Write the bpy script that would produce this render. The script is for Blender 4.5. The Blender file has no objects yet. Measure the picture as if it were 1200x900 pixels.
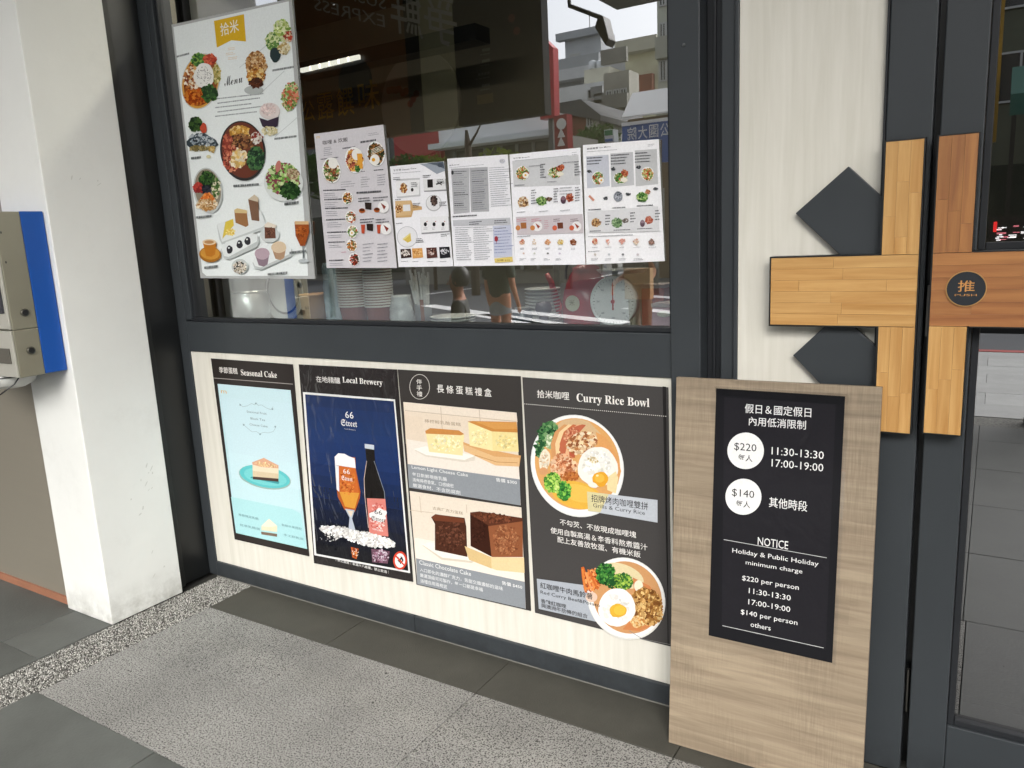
import bpy, math, random
import numpy as np
from mathutils import Vector, Matrix
random.seed(7)
R_ = math.radians
sc = bpy.context.scene
COL = sc.collection

# ---------------------------------------------------------------- camera, world, sun, exposure
CAM = Vector((0, 0, 1.55))
RIGHT = Vector((0.8501, 0.5244, -0.0478)); UP = Vector((-0.058, 0.1835, 0.9813)); FWD = Vector((-0.5233, 0.8315, -0.1864))
FPX = 902.8
cam = bpy.data.cameras.new('camera'); cam.sensor_width = 36; cam.lens = FPX / 1200 * 36
cam.clip_start = 0.05; cam.clip_end = 600
camo = bpy.data.objects.new('camera', cam); COL.objects.link(camo)
u_ = UP - FWD * UP.dot(FWD); u_.normalize(); r_ = FWD.normalized().cross(u_)
camo.matrix_world = Matrix(((r_.x, u_.x, -FWD.x, 0), (r_.y, u_.y, -FWD.y, 0), (r_.z, u_.z, -FWD.z, 1.55), (0, 0, 0, 1)))
sc.camera = camo

SUN_EL, SUN_AZ = R_(40), R_(150)
w = bpy.data.worlds.new('World'); sc.world = w; w.use_nodes = True
nt = w.node_tree; nt.nodes.clear()
sky = nt.nodes.new('ShaderNodeTexSky'); sky.sky_type = 'NISHITA'; sky.sun_disc = False
sky.sun_elevation = SUN_EL; sky.sun_rotation = SUN_AZ; sky.dust_density = 5; sky.air_density = 1.0
hs = nt.nodes.new('ShaderNodeHueSaturation'); hs.inputs['Saturation'].default_value = 0.22
bg = nt.nodes.new('ShaderNodeBackground'); bg.inputs[1].default_value = 0.15
wo = nt.nodes.new('ShaderNodeOutputWorld')
nt.links.new(sky.outputs[0], hs.inputs['Color']); nt.links.new(hs.outputs[0], bg.inputs[0]); nt.links.new(bg.outputs[0], wo.inputs[0])
sun = bpy.data.lights.new('sun', 'SUN'); sun.energy = .5; sun.angle = R_(34); sun.color = (1, .97, .92)
suno = bpy.data.objects.new('sun', sun); COL.objects.link(suno)
# direction towards the sun: behind the camera, high above the street
suno.rotation_euler = Vector((math.sin(SUN_AZ) * math.cos(SUN_EL), math.cos(SUN_AZ) * math.cos(SUN_EL), math.sin(SUN_EL))).to_track_quat('Z', 'Y').to_euler()
sc.view_settings.view_transform = 'Standard'; sc.view_settings.look = 'None'
sc.view_settings.gamma = 1; sc.view_settings.use_curve_mapping = False
sc.view_settings.exposure = 1.6
try:
    sc.cycles.max_bounces = 8; sc.cycles.transparent_max_bounces = 12; sc.cycles.caustics_reflective = False
    sc.cycles.caustics_refractive = False
except Exception: pass

# ---------------------------------------------------------------- measured places
FY = 2.204                      # the shopfront plane
def ray(px, py):
    return RIGHT * ((px - 600) / FPX) - UP * ((py - 450) / FPX) + FWD
def at(px, py, y=FY):           # point of the plane y = const that stands there
    d = ray(px, py); return CAM + d * (y / d.y)
def mir(px, py, y):             # point of the street behind us, seen in the shop window
    d = ray(px, py); q = CAM + d * ((2 * FY - y) / d.y); return Vector((q.x, y, q.z))
def mirz(px, py, z):
    d = ray(px, py); q = CAM + d * ((z - 1.55) / d.z); return Vector((q.x, 2 * FY - q.y, z))

def s2l(v): return v / 12.92 if v <= .04045 else ((v + .055) / 1.055) ** 2.4
def hx(h, k=1.0):
    if not isinstance(h, str): return tuple(h)
    h = h.lstrip('#'); return tuple(min(1, s2l(int(h[i:i + 2], 16) / 255) * k) for i in (0, 2, 4))

# ---------------------------------------------------------------- materials
MATS = {}
def mat(name, col, rough=.6, metal=0, var=0.0, vscale=8, bump=0.0, bscale=60, stretch=(1, 1, 1), emit=0, spec=.5, coat=0, wrinkle=0, rand=0, dirt=0):
    if name in MATS: return MATS[name]
    m = bpy.data.materials.new(name); m.use_nodes = True; n = m.node_tree.nodes; L = m.node_tree.links
    b = n['Principled BSDF']; c = hx(col)
    b.inputs['Base Color'].default_value = (*c, 1); b.inputs['Roughness'].default_value = rough
    b.inputs['Metallic'].default_value = metal; b.inputs['Specular IOR Level'].default_value = spec
    if coat: b.inputs['Coat Weight'].default_value = coat; b.inputs['Coat Roughness'].default_value = .08
    tc = n.new('ShaderNodeTexCoord'); mp = n.new('ShaderNodeMapping'); mp.inputs['Scale'].default_value = stretch
    L.new(tc.outputs['Object'], mp.inputs[0])
    last = None
    if var:
        t = n.new('ShaderNodeTexNoise'); t.inputs['Scale'].default_value = vscale; t.inputs['Detail'].default_value = 6; t.inputs['Roughness'].default_value = .65
        L.new(mp.outputs[0], t.inputs['Vector'])
        r = n.new('ShaderNodeMapRange'); r.inputs[1].default_value = .3; r.inputs[2].default_value = .7
        r.inputs[3].default_value = 1 - var; r.inputs[4].default_value = 1 + var; L.new(t.outputs[0], r.inputs[0])
        hs = n.new('ShaderNodeHueSaturation'); hs.inputs['Color'].default_value = (*c, 1); L.new(r.outputs[0], hs.inputs['Value'])
        L.new(hs.outputs[0], b.inputs['Base Color']); last = hs
        r2 = n.new('ShaderNodeMapRange'); r2.inputs[3].default_value = max(0, rough - .12); r2.inputs[4].default_value = min(1, rough + .12)
        L.new(t.outputs[0], r2.inputs[0]); L.new(r2.outputs[0], b.inputs['Roughness'])
    if rand:
        oi = n.new('ShaderNodeObjectInfo'); r3 = n.new('ShaderNodeMapRange'); r3.inputs[3].default_value = 1 - rand; r3.inputs[4].default_value = 1 + rand
        L.new(oi.outputs['Random'], r3.inputs[0])
        h2 = n.new('ShaderNodeHueSaturation'); h2.inputs['Color'].default_value = (*c, 1)
        if last: L.new(last.outputs[0], h2.inputs['Color'])
        L.new(r3.outputs[0], h2.inputs['Value']); L.new(h2.outputs[0], b.inputs['Base Color'])
    if bump:
        t = n.new('ShaderNodeTexNoise'); t.inputs['Scale'].default_value = bscale; t.inputs['Detail'].default_value = 4
        L.new(mp.outputs[0], t.inputs['Vector'])
        bp = n.new('ShaderNodeBump'); bp.inputs['Strength'].default_value = bump; bp.inputs['Distance'].default_value = .002
        L.new(t.outputs[0], bp.inputs['Height']); L.new(bp.outputs[0], b.inputs['Normal'])
    if dirt:
        # grime and splashes gathered along the foot, with a ragged edge of its own
        src = b.inputs['Base Color'].links[0].from_socket if b.inputs['Base Color'].links else None
        g = n.new('ShaderNodeNewGeometry'); sx = n.new('ShaderNodeSeparateXYZ'); L.new(g.outputs['Position'], sx.inputs[0])
        t = n.new('ShaderNodeTexNoise'); t.inputs['Scale'].default_value = 14; t.inputs['Detail'].default_value = 9; t.inputs['Roughness'].default_value = .7; L.new(g.outputs['Position'], t.inputs['Vector'])
        a1 = n.new('ShaderNodeMapRange'); a1.inputs[1].default_value = 0; a1.inputs[2].default_value = dirt; a1.inputs[3].default_value = .75; a1.inputs[4].default_value = 0; L.new(sx.outputs['Z'], a1.inputs[0])
        a2 = n.new('ShaderNodeMapRange'); a2.inputs[1].default_value = .35; a2.inputs[2].default_value = .7; L.new(t.outputs[0], a2.inputs[0])
        mm = n.new('ShaderNodeMath'); mm.operation = 'MULTIPLY'; L.new(a1.outputs[0], mm.inputs[0]); L.new(a2.outputs[0], mm.inputs[1])
        t3 = n.new('ShaderNodeTexNoise'); t3.inputs['Scale'].default_value = 3.2; t3.inputs['Detail'].default_value = 8; t3.inputs['Roughness'].default_value = .75; L.new(g.outputs['Position'], t3.inputs['Vector'])
        a3 = n.new('ShaderNodeMapRange'); a3.inputs[1].default_value = .56; a3.inputs[2].default_value = .8; a3.inputs[3].default_value = 0; a3.inputs[4].default_value = .14; L.new(t3.outputs[0], a3.inputs[0])
        mx_ = n.new('ShaderNodeMath'); mx_.operation = 'MAXIMUM'; L.new(mm.outputs[0], mx_.inputs[0]); L.new(a3.outputs[0], mx_.inputs[1])
        mc = n.new('ShaderNodeMix'); mc.data_type = 'RGBA'; L.new(mx_.outputs[0], mc.inputs[0]); mc.inputs[6].default_value = (*c, 1); mc.inputs[7].default_value = (c[0] * .35, c[1] * .33, c[2] * .3, 1)
        if src: L.new(src, mc.inputs[6])
        L.new(mc.outputs[2], b.inputs['Base Color'])
    if emit:
        b.inputs['Emission Color'].default_value = (*c, 1); b.inputs['Emission Strength'].default_value = emit
    MATS[name] = m; return m

def print_mat(name, rough=.3, wr=0.0, wscale=9, coat=.0, stretch=(1, 1, 1), ink=.06):
    if name in MATS: return MATS[name]
    m = bpy.data.materials.new(name); m.use_nodes = True; n = m.node_tree.nodes; L = m.node_tree.links
    b = n['Principled BSDF']; a = n.new('ShaderNodeAttribute'); a.attribute_name = 'Col'
    b.inputs['Roughness'].default_value = rough; b.inputs['Specular IOR Level'].default_value = .10
    # ink density wavers a little, as printed photographs do
    g0 = n.new('ShaderNodeNewGeometry'); t0 = n.new('ShaderNodeTexNoise'); t0.inputs['Scale'].default_value = 170; t0.inputs['Detail'].default_value = 4; t0.inputs['Roughness'].default_value = .7
    L.new(g0.outputs['Position'], t0.inputs['Vector']); r0 = n.new('ShaderNodeMapRange'); r0.inputs[1].default_value = .3; r0.inputs[2].default_value = .7; r0.inputs[3].default_value = 1 - ink; r0.inputs[4].default_value = 1 + ink
    L.new(t0.outputs[0], r0.inputs[0]); h0 = n.new('ShaderNodeHueSaturation'); L.new(a.outputs['Color'], h0.inputs['Color']); L.new(r0.outputs[0], h0.inputs['Value']); L.new(h0.outputs[0], b.inputs['Base Color'])
    if coat: b.inputs['Coat Weight'].default_value = coat; b.inputs['Coat Roughness'].default_value = .06
    if wr:
        g = n.new('ShaderNodeNewGeometry'); mp = n.new('ShaderNodeMapping'); mp.inputs['Scale'].default_value = stretch
        L.new(g.outputs['Position'], mp.inputs[0])
        t = n.new('ShaderNodeTexNoise'); t.inputs['Scale'].default_value = wscale; t.inputs['Detail'].default_value = 2; t.inputs['Distortion'].default_value = 1.2
        L.new(mp.outputs[0], t.inputs['Vector'])
        bp = n.new('ShaderNodeBump'); bp.inputs['Strength'].default_value = wr; bp.inputs['Distance'].default_value = .01
        L.new(t.outputs[0], bp.inputs['Height']); L.new(bp.outputs[0], b.inputs['Normal']); L.new(bp.outputs[0], b.inputs['Coat Normal'])
    MATS[name] = m; return m

def glass_mat(name, refl=.2, tint=(.9, .93, .92), dark=1.0):
    if name in MATS: return MATS[name]
    m = bpy.data.materials.new(name); m.use_nodes = True; n = m.node_tree.nodes; L = m.node_tree.links
    n.remove(n['Principled BSDF'])
    tr = n.new('ShaderNodeBsdfTransparent'); tr.inputs[0].default_value = (*[t * dark for t in tint], 1)
    gl = n.new('ShaderNodeBsdfGlossy'); gl.inputs['Roughness'].default_value = 0.0; gl.inputs[0].default_value = (.97, .98, 1, 1)
    fr = n.new('ShaderNodeFresnel'); fr.inputs[0].default_value = 1.5
    ma = n.new('ShaderNodeMath'); ma.operation = 'MULTIPLY_ADD'; ma.inputs[1].default_value = .9; ma.inputs[2].default_value = refl; ma.use_clamp = True
    L.new(fr.outputs[0], ma.inputs[0])
    # the sheet mirrors once, on the face it is met from; leaving it, light passes clear
    ge = n.new('ShaderNodeNewGeometry'); iv = n.new('ShaderNodeMath'); iv.operation = 'SUBTRACT'; iv.inputs[0].default_value = 1; L.new(ge.outputs['Backfacing'], iv.inputs[1])
    mg = n.new('ShaderNodeMath'); mg.operation = 'MULTIPLY'; L.new(ma.outputs[0], mg.inputs[0]); L.new(iv.outputs[0], mg.inputs[1])
    mx = n.new('ShaderNodeMixShader'); L.new(mg.outputs[0], mx.inputs[0]); L.new(tr.outputs[0], mx.inputs[1]); L.new(gl.outputs[0], mx.inputs[2])
    L.new(mx.outputs[0], n['Material Output'].inputs[0]); MATS[name] = m; return m

def wood_mat(name, c1, c2, axis='Z', scale=1.0, rough=.45, rand=.2, fine=1.0):
    if name in MATS: return MATS[name]
    m = bpy.data.materials.new(name); m.use_nodes = True; n = m.node_tree.nodes; L = m.node_tree.links
    b = n['Principled BSDF']; b.inputs['Roughness'].default_value = rough
    g = n.new('ShaderNodeNewGeometry'); oi = n.new('ShaderNodeObjectInfo')
    add = n.new('ShaderNodeVectorMath'); add.operation = 'ADD'; sc_ = n.new('ShaderNodeVectorMath'); sc_.operation = 'SCALE'; sc_.inputs['Scale'].default_value = 0
    cmb = n.new('ShaderNodeCombineXYZ'); mu = n.new('ShaderNodeMath'); mu.operation = 'MULTIPLY'; mu.inputs[1].default_value = 37
    L.new(oi.outputs['Random'], mu.inputs[0])
    for i in range(3): L.new(mu.outputs[0], cmb.inputs[i])
    L.new(g.outputs['Position'], add.inputs[0]); L.new(cmb.outputs[0], add.inputs[1])
    mp = n.new('ShaderNodeMapping'); mp.inputs['Scale'].default_value = (45 * scale, 20 * scale, 2.5 * scale) if axis == 'Z' else (2.5 * scale, 20 * scale, 45 * scale)
    L.new(add.outputs[0], mp.inputs[0])
    t = n.new('ShaderNodeTexNoise'); t.inputs['Scale'].default_value = 1; t.inputs['Detail'].default_value = 8; t.inputs['Roughness'].default_value = .6; t.inputs['Distortion'].default_value = .4
    L.new(mp.outputs[0], t.inputs['Vector'])
    cr = n.new('ShaderNodeValToRGB'); cr.color_ramp.elements[0].position = .3; cr.color_ramp.elements[1].position = .7
    cr.color_ramp.elements[0].color = (*hx(c1), 1); cr.color_ramp.elements[1].color = (*hx(c2), 1); L.new(t.outputs[0], cr.inputs[0])
    r3 = n.new('ShaderNodeMapRange'); r3.inputs[3].default_value = 1 - rand; r3.inputs[4].default_value = 1 + rand; L.new(oi.outputs['Random'], r3.inputs[0])
    h2 = n.new('ShaderNodeHueSaturation'); L.new(cr.outputs[0], h2.inputs['Color']); L.new(r3.outputs[0], h2.inputs['Value']); L.new(h2.outputs[0], b.inputs['Base Color'])
    bp = n.new('ShaderNodeBump'); bp.inputs['Strength'].default_value = .25 * fine; bp.inputs['Distance'].default_value = .0015
    L.new(t.outputs[0], bp.inputs['Height']); L.new(bp.outputs[0], b.inputs['Normal'])
    MATS[name] = m; return m

def speckle_mat(name, base, fleck, light, scale=160, rough=.75, thr=.46, rand=.06):
    if name in MATS: return MATS[name]
    m = bpy.data.materials.new(name); m.use_nodes = True; n = m.node_tree.nodes; L = m.node_tree.links
    b = n['Principled BSDF']; b.inputs['Roughness'].default_value = rough
    g = n.new('ShaderNodeNewGeometry')
    t = n.new('ShaderNodeTexNoise'); t.inputs['Scale'].default_value = scale; t.inputs['Detail'].default_value = 2.5; t.inputs['Roughness'].default_value = .7
    L.new(g.outputs['Position'], t.inputs['Vector'])
    cr = n.new('ShaderNodeValToRGB'); e = cr.color_ramp.elements
    e[0].position = thr - .05; e[0].color = (*hx(fleck), 1); e[1].position = thr + .03; e[1].color = (*hx(base), 1)
    k = e.new(.62); k.color = (*hx(base), 1); k = e.new(.7); k.color = (*hx(light), 1); L.new(t.outputs[0], cr.inputs[0])
    t2 = n.new('ShaderNodeTexNoise'); t2.inputs['Scale'].default_value = 3; t2.inputs['Detail'].default_value = 5; L.new(g.outputs['Position'], t2.inputs['Vector'])
    r = n.new('ShaderNodeMapRange'); r.inputs[1].default_value = .3; r.inputs[2].default_value = .7; r.inputs[3].default_value = .82; r.inputs[4].default_value = 1.12; L.new(t2.outputs[0], r.inputs[0])
    oi = n.new('ShaderNodeObjectInfo'); r3 = n.new('ShaderNodeMapRange'); r3.inputs[3].default_value = 1 - rand; r3.inputs[4].default_value = 1 + rand; L.new(oi.outputs['Random'], r3.inputs[0])
    mu = n.new('ShaderNodeMath'); mu.operation = 'MULTIPLY'; L.new(r.outputs[0], mu.inputs[0]); L.new(r3.outputs[0], mu.inputs[1])
    h = n.new('ShaderNodeHueSaturation'); L.new(cr.outputs[0], h.inputs['Color']); L.new(mu.outputs[0], h.inputs['Value']); L.new(h.outputs[0], b.inputs['Base Color'])
    bp = n.new('ShaderNodeBump'); bp.inputs['Strength'].default_value = .5; bp.inputs['Distance'].default_value = .001; L.new(t.outputs[0], bp.inputs['Height']); L.new(bp.outputs[0], b.inputs['Normal'])
    MATS[name] = m; return m

# ---------------------------------------------------------------- mesh helpers
class MB:
    def __init__(s): s.v = []; s.f = []; s.c = []
    def add(s, vs, fs, col=None):
        k = len(s.v); s.v += [tuple(v) for v in vs]; s.f += [tuple(i + k for i in f) for f in fs]; s.c += [col] * len(fs); return s
    def box(s, x0, x1, y0, y1, z0, z1):
        if x0 > x1: x0, x1 = x1, x0
        if y0 > y1: y0, y1 = y1, y0
        if z0 > z1: z0, z1 = z1, z0
        v = [(x, y, z) for z in (z0, z1) for y in (y0, y1) for x in (x0, x1)]
        return s.add(v, [(0, 2, 3, 1), (4, 5, 7, 6), (0, 1, 5, 4), (2, 6, 7, 3), (0, 4, 6, 2), (1, 3, 7, 5)])
    def prism(s, pts, dvec):
        n = len(pts); a = [Vector(p) for p in pts]; b = [p + Vector(dvec) for p in a]
        return s.add(a + b, [tuple(range(n)), tuple(range(2 * n - 1, n - 1, -1))] + [(i, i + n, (i + 1) % n + n, (i + 1) % n) for i in range(n)])
    def lathe(s, prof, cx, cy, cz, n=24, axis='Z', cap=True):
        vs = []
        for r, h in prof:
            for i in range(n):
                a = 2 * math.pi * i / n; p, q = r * math.cos(a), r * math.sin(a)
                vs.append((cx + p, cy + q, cz + h) if axis == 'Z' else (cx + p, cy + h, cz + q) if axis == 'Y' else (cx + h, cy + p, cz + q))
        fs = [(j * n + i, j * n + (i + 1) % n, (j + 1) * n + (i + 1) % n, (j + 1) * n + i) for j in range(len(prof) - 1) for i in range(n)]
        if cap: fs += [tuple(range(n - 1, -1, -1)), tuple(range((len(prof) - 1) * n, len(prof) * n))]
        return s.add(vs, fs)
    def tube(s, pts, r, n=8):
        pts = [Vector(p) for p in pts]; rings = []
        for i, p in enumerate(pts):
            t = (pts[min(i + 1, len(pts) - 1)] - pts[max(i - 1, 0)]).normalized()
            a = t.cross(Vector((0, 0, 1)) if abs(t.z) < .9 else Vector((1, 0, 0))).normalized(); b = t.cross(a)
            rr = r[i] if isinstance(r, (list, tuple)) else r
            rings += [p + a * rr * math.cos(2 * math.pi * k / n) + b * rr * math.sin(2 * math.pi * k / n) for k in range(n)]
        m = len(pts)
        return s.add(rings, [(j * n + i, j * n + (i + 1) % n, (j + 1) * n + (i + 1) % n, (j + 1) * n + i) for j in range(m - 1) for i in range(n)] + [tuple(range(n - 1, -1, -1)), tuple(range((m - 1) * n, m * n))])
    def build(s, name, m, parent=None, bevel=0, smooth=False, attr=False):
        o_ = Vector(parent['_o']) if parent is not None and '_o' in parent.keys() else Vector((0, 0, 0))
        me = bpy.data.meshes.new(name); me.from_pydata([tuple(Vector(v) - o_) for v in s.v], [], s.f)
        if attr:
            ca = me.color_attributes.new('Col', 'FLOAT_COLOR', 'CORNER'); d = []
            for f, c in zip(s.f, s.c): d += [c[0], c[1], c[2], 1.0] * len(f)
            ca.data.foreach_set('color', d)
        me.materials.append(m)
        if smooth: me.polygons.foreach_set('use_smooth', [True] * len(me.polygons))
        me.update(); o = bpy.data.objects.new(name, me); COL.objects.link(o)
        if parent is not None:
            o.parent = parent; 
            if '_o' in parent.keys(): o['_o'] = list(o_)
        if bevel:
            b = o.modifiers.new('bevel', 'BEVEL'); b.width = bevel; b.segments = 2; b.limit_method = 'ANGLE'; b.harden_normals = False
        if smooth == 'auto':
            pass
        return o
def thing(name, label, cat, loc=(0, 0, 0), group=None):
    o = bpy.data.objects.new(name, None); COL.objects.link(o); o.location = loc; o.empty_display_size = .1
    o['_o'] = list(loc); o['label'] = label; o['category'] = cat
    if group: o['group'] = group
    return o
def tag(o, label, cat, group=None):
    o['label'] = label; o['category'] = cat
    if group: o['group'] = group
    return o
def struct(o, kind='structure'): o['kind'] = kind; return o
def piece(src, parent, loc, name=None):        # one more object sharing its mesh
    c = src.copy(); c.name = name or src.name.split('.')[0]; COL.objects.link(c); c.parent = parent; c.location = loc; return c
def copy_tree(o, parent=None):
    c = o.copy(); COL.objects.link(c)
    if parent is not None: c.parent = parent
    for ch in list(o.children): copy_tree(ch, c)
    return c

# ---------------------------------------------------------------- lettering
TCACHE = {}
def glyphs(s):
    if s in TCACHE: return TCACHE[s]
    c = bpy.data.curves.new('t', 'FONT'); c.body = s; c.resolution_u = 2; c.offset = .005 if any(0x2E80 < ord(q) < 0xA000 for q in s) else 0
    o = bpy.data.objects.new('t', c); COL.objects.link(o)
    dg = bpy.context.evaluated_depsgraph_get(); e = o.evaluated_get(dg); m = e.to_mesh()
    v = [tuple(x.co) for x in m.vertices]; f = [tuple(p.vertices) for p in m.polygons]; e.to_mesh_clear()
    bpy.data.objects.remove(o); bpy.data.curves.remove(c)
    TCACHE[s] = (v, f); return v, f
def serif(s):                                # bold serif forms of Latin letters
    out = ''
    for ch in s:
        if 'A' <= ch <= 'Z': out += chr(0x1D400 + ord(ch) - 65)
        elif 'a' <= ch <= 'z': out += chr(0x1D41A + ord(ch) - 97)
        else: out += ch
    return out
def script(s): return ''.join(chr(0x1D4D0 + ord(c) - 65) if 'A' <= c <= 'Z' else chr(0x1D4EA + ord(c) - 97) if 'a' <= c <= 'z' else c for c in s)
def fraktur(s): return ''.join(chr(0x1D56C + ord(c) - 65) if 'A' <= c <= 'Z' else chr(0x1D586 + ord(c) - 97) if 'a' <= c <= 'z' else c for c in s)
def text3d(mb, s, O, U, V, width, height=None, depth=None):    # letters laid out in world space, O = lower left
    v, f = glyphs(s); xs = [a[0] for a in v]; ys = [a[1] for a in v]; kx = width / (max(xs) - min(xs)); ky = (height / (max(ys) - min(ys))) if height else kx
    O, U, V = Vector(O), Vector(U), Vector(V)
    mb.add([O + U * ((a[0] - min(xs)) * kx) + V * ((a[1] - min(ys)) * ky) for a in v], f)

class Print:
    """flat print built up in very thin layers on a sheet standing in the place"""
    def __init__(s, crop, y=None, plane=None, seed=1):
        s.ox, s.oy, s.sc = crop
        if plane: s.O, s.U, s.V, s.N = plane
        else: s.O, s.U, s.V, s.N = Vector((0, y, 0)), Vector((1, 0, 0)), Vector((0, 0, 1)), Vector((0, -1, 0))
        s.h = .0004; s.pic = MB(); s.let = MB(); s.words = []; s.rng = random.Random(seed)
    def crop(s, *c): s.ox, s.oy, s.sc = c
    def P(s, x, y):
        d = ray(s.ox + x / s.sc, s.oy + y / s.sc); t = (s.O - CAM).dot(s.N) / d.dot(s.N); q = CAM + d * t - s.O
        return q.dot(s.U), q.dot(s.V)
    def W(s, u, v, h=None): return s.O + s.U * u + s.V * v + s.N * (s.h if h is None else h)
    def up(s, k=.00003): s.h += k
    def col(s, c, k=.85):
        return tuple(x for x in hx(c, k))
    def poly(s, pts, c, up=True, mb=None):
        (mb or s.pic).add([s.W(*s.P(*p)) for p in pts], [tuple(range(len(pts)))], s.col(c))
        if up: s.up()
    def ell(s, cx, cy, rx, ry, c, rot=0, n=28, wob=0, up=True, arc=(0, 360)):
        a0, a1 = arc; pts = []; ph = s.rng.random() * 6
        full = (a1 - a0) >= 360
        for i in range(n if full else n + 1):
            a = R_(a0 + (a1 - a0) * i / n); k = 1 + wob * (math.sin(3 * a + ph) * .5 + math.sin(5 * a + 2 * ph) * .3 + s.rng.uniform(-.4, .4))
            x, y = rx * k * math.cos(a), ry * k * math.sin(a); r = R_(rot)
            pts.append((cx + x * math.cos(r) - y * math.sin(r), cy + x * math.sin(r) + y * math.cos(r)))
        s.poly(pts, c, up)
    def scat(s, cx, cy, rx, ry, cols, n, size, rot=0, asp=1.6, jit=.10, th=.00016):
        h0 = s.h; r = R_(rot); n = int(n * 2.4); size *= .7
        for i in range(n):
            a = s.rng.random() * 6.283; q = math.sqrt(s.rng.random()) * .93; x, y = rx * q * math.cos(a), ry * q * math.sin(a)
            X, Y = cx + x * math.cos(r) - y * math.sin(r), cy + x * math.sin(r) + y * math.cos(r)
            z = size * s.rng.uniform(.5, 1.4); b = hx(s.rng.choice(cols), .82); k = 1 + s.rng.uniform(-jit, jit) * 2
            t = s.rng.random() * 3.14; m = s.rng.randint(5, 7); pts = []
            for j in range(m):
                aa = 6.283 * j / m; px, py = z * asp ** .5 * math.cos(aa) * s.rng.uniform(.7, 1.2), z / asp ** .5 * math.sin(aa) * s.rng.uniform(.7, 1.2)
                pts.append((X + px * math.cos(t) - py * math.sin(t), Y + px * math.sin(t) + py * math.cos(t)))
            s.h = h0 + th * (i + .5) / n
            s.pic.add([s.W(*s.P(*p)) for p in pts], [tuple(range(m))], tuple(min(1, v * k) for v in b))
        s.h = h0 + th + .00002
    def line(s, pts, wd, c):
        for a, b in zip(pts[:-1], pts[1:]):
            dx, dy = b[0] - a[0], b[1] - a[1]; l = math.hypot(dx, dy) or 1; nx, ny = -dy / l * wd / 2, dx / l * wd / 2
            s.pic.add([s.W(*s.P(*p)) for p in ((a[0] + nx, a[1] + ny), (b[0] + nx, b[1] + ny), (b[0] - nx, b[1] - ny), (a[0] - nx, a[1] - ny))], [(0, 1, 2, 3)], s.col(c))
        s.up()
    def dashes(s, x0, y0, x1, y1, rows, c, wd=2, dy=None, gap=.25, fill=.9):    # rows of print too small to read
        for i in range(rows):
            f = i / max(1, rows - 1) if rows > 1 else 0; dyy = (dy or 0) * i; x = x0; e = x0 + (x1 - x0) * s.rng.uniform(fill * .6, fill)
            while x < e:
                l = s.rng.uniform(2, 7); yy = y0 + dyy + (y1 - y0) * (x - x0) / (x1 - x0)
                y2 = y0 + dyy + (y1 - y0) * (x + l - x0) / (x1 - x0)
                s.pic.add([s.W(*s.P(*p)) for p in ((x, yy - wd / 2), (x + l, y2 - wd / 2), (x + l, y2 + wd / 2), (x, yy + wd / 2))], [(0, 1, 2, 3)], s.col(c)); x += l + s.rng.uniform(1, 7 * gap + 1)
        s.up()
    def text(s, t, x0, y0, x1, y1, h, c, vert=False):
        u0, v0 = s.P(x0, y0); u1, _ = s.P(x1, y1); _, v2 = s.P(x0, y0 - h); v, f = glyphs(t)
        xs = [a[0] for a in v]; ys = [a[1] for a in v]; mx, my = min(xs), min(ys); kx = (u1 - u0) / (max(xs) - mx); ky = (v2 - v0) / (max(ys) - my)
        mb = MB() if h / s.sc >= 6.5 else s.let
        mb.add([s.W(u0 + (a[0] - mx) * kx, v0 + (a[1] - my) * ky) for a in v], f, s.col(c)); s.up()
        if mb is not s.let: s.words.append(mb)
    def done(s, parent, m):
        if s.pic.v: s.pic.build('picture', m, parent, attr=True)
        if s.let.v: o = s.let.build('small_print', m, parent, attr=True); o['kind'] = 'stuff'
        for w_ in s.words: w_.build('lettering', m, parent, attr=True)

# ================================================================ SETTING
M_frame = mat('frame_paint', '#35393c', rough=.42, var=.07, vscale=3, bump=.10, bscale=400, spec=.3, dirt=.10)
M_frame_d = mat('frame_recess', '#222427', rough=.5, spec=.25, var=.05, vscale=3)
M_black = mat('black_metal', '#101213', rough=.4, var=.1, vscale=6)
M_slate = mat('dark_slate', '#4d4f4c', rough=.55, var=.26, vscale=3, bump=.5, bscale=90, rand=.1)
M_slate2 = mat('dark_border_stone', '#45443e', rough=.62, spec=.25, var=.16, vscale=7, bump=.5, bscale=160, rand=.05)
M_joint = mat('dark_joint', '#33332f', rough=.9)
M_granite = speckle_mat('speckled_granite', '#8c8b87', '#32312e', '#9a9994', scale=190, thr=.465)
M_white = mat('column_paint', '#d9dad6', rough=.6, var=.05, vscale=5, bump=.1, bscale=120)
M_ceil = mat('arcade_ceiling', '#d9d8d2', rough=.8, var=.1)
M_asph = mat('asphalt', '#4b4e52', rough=.8, var=.15, vscale=2, bump=.4, bscale=200)
M_mark = mat('road_marking', '#e8e8e6', rough=.7, var=.06, vscale=9)
M_pave = mat('pale_paver', '#a3a4a2', rough=.7, var=.12, vscale=4, rand=.08, bump=.3, bscale=80)
M_red = mat('red_kerb_paint', '#a33a34', rough=.6, var=.1)
M_conc = mat('concrete', '#8d8c86', rough=.85, var=.15, vscale=1.5)

# ground sheets
g = MB().add([(-220, -260, -.12), (220, -260, -.12), (220, -5.85, -.12), (-220, -5.85, -.12)], [(0, 1, 2, 3)]); struct(g.build('road', M_asph))
g = MB().box(-220, 220, -5.85, 2.7, -.5, -.022); arcade_floor = struct(g.build('pavement', M_joint))
g = MB().box(-220, 220, -6.0, -5.855, -.3, 0.0); struct(g.build('kerb', M_red))
g = MB().box(-40, 40, 2.72, 14, -.5, -.01); struct(g.build('interior_floor', mat('interior_floor', '#3a3632', rough=.5, var=.1)))

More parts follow.
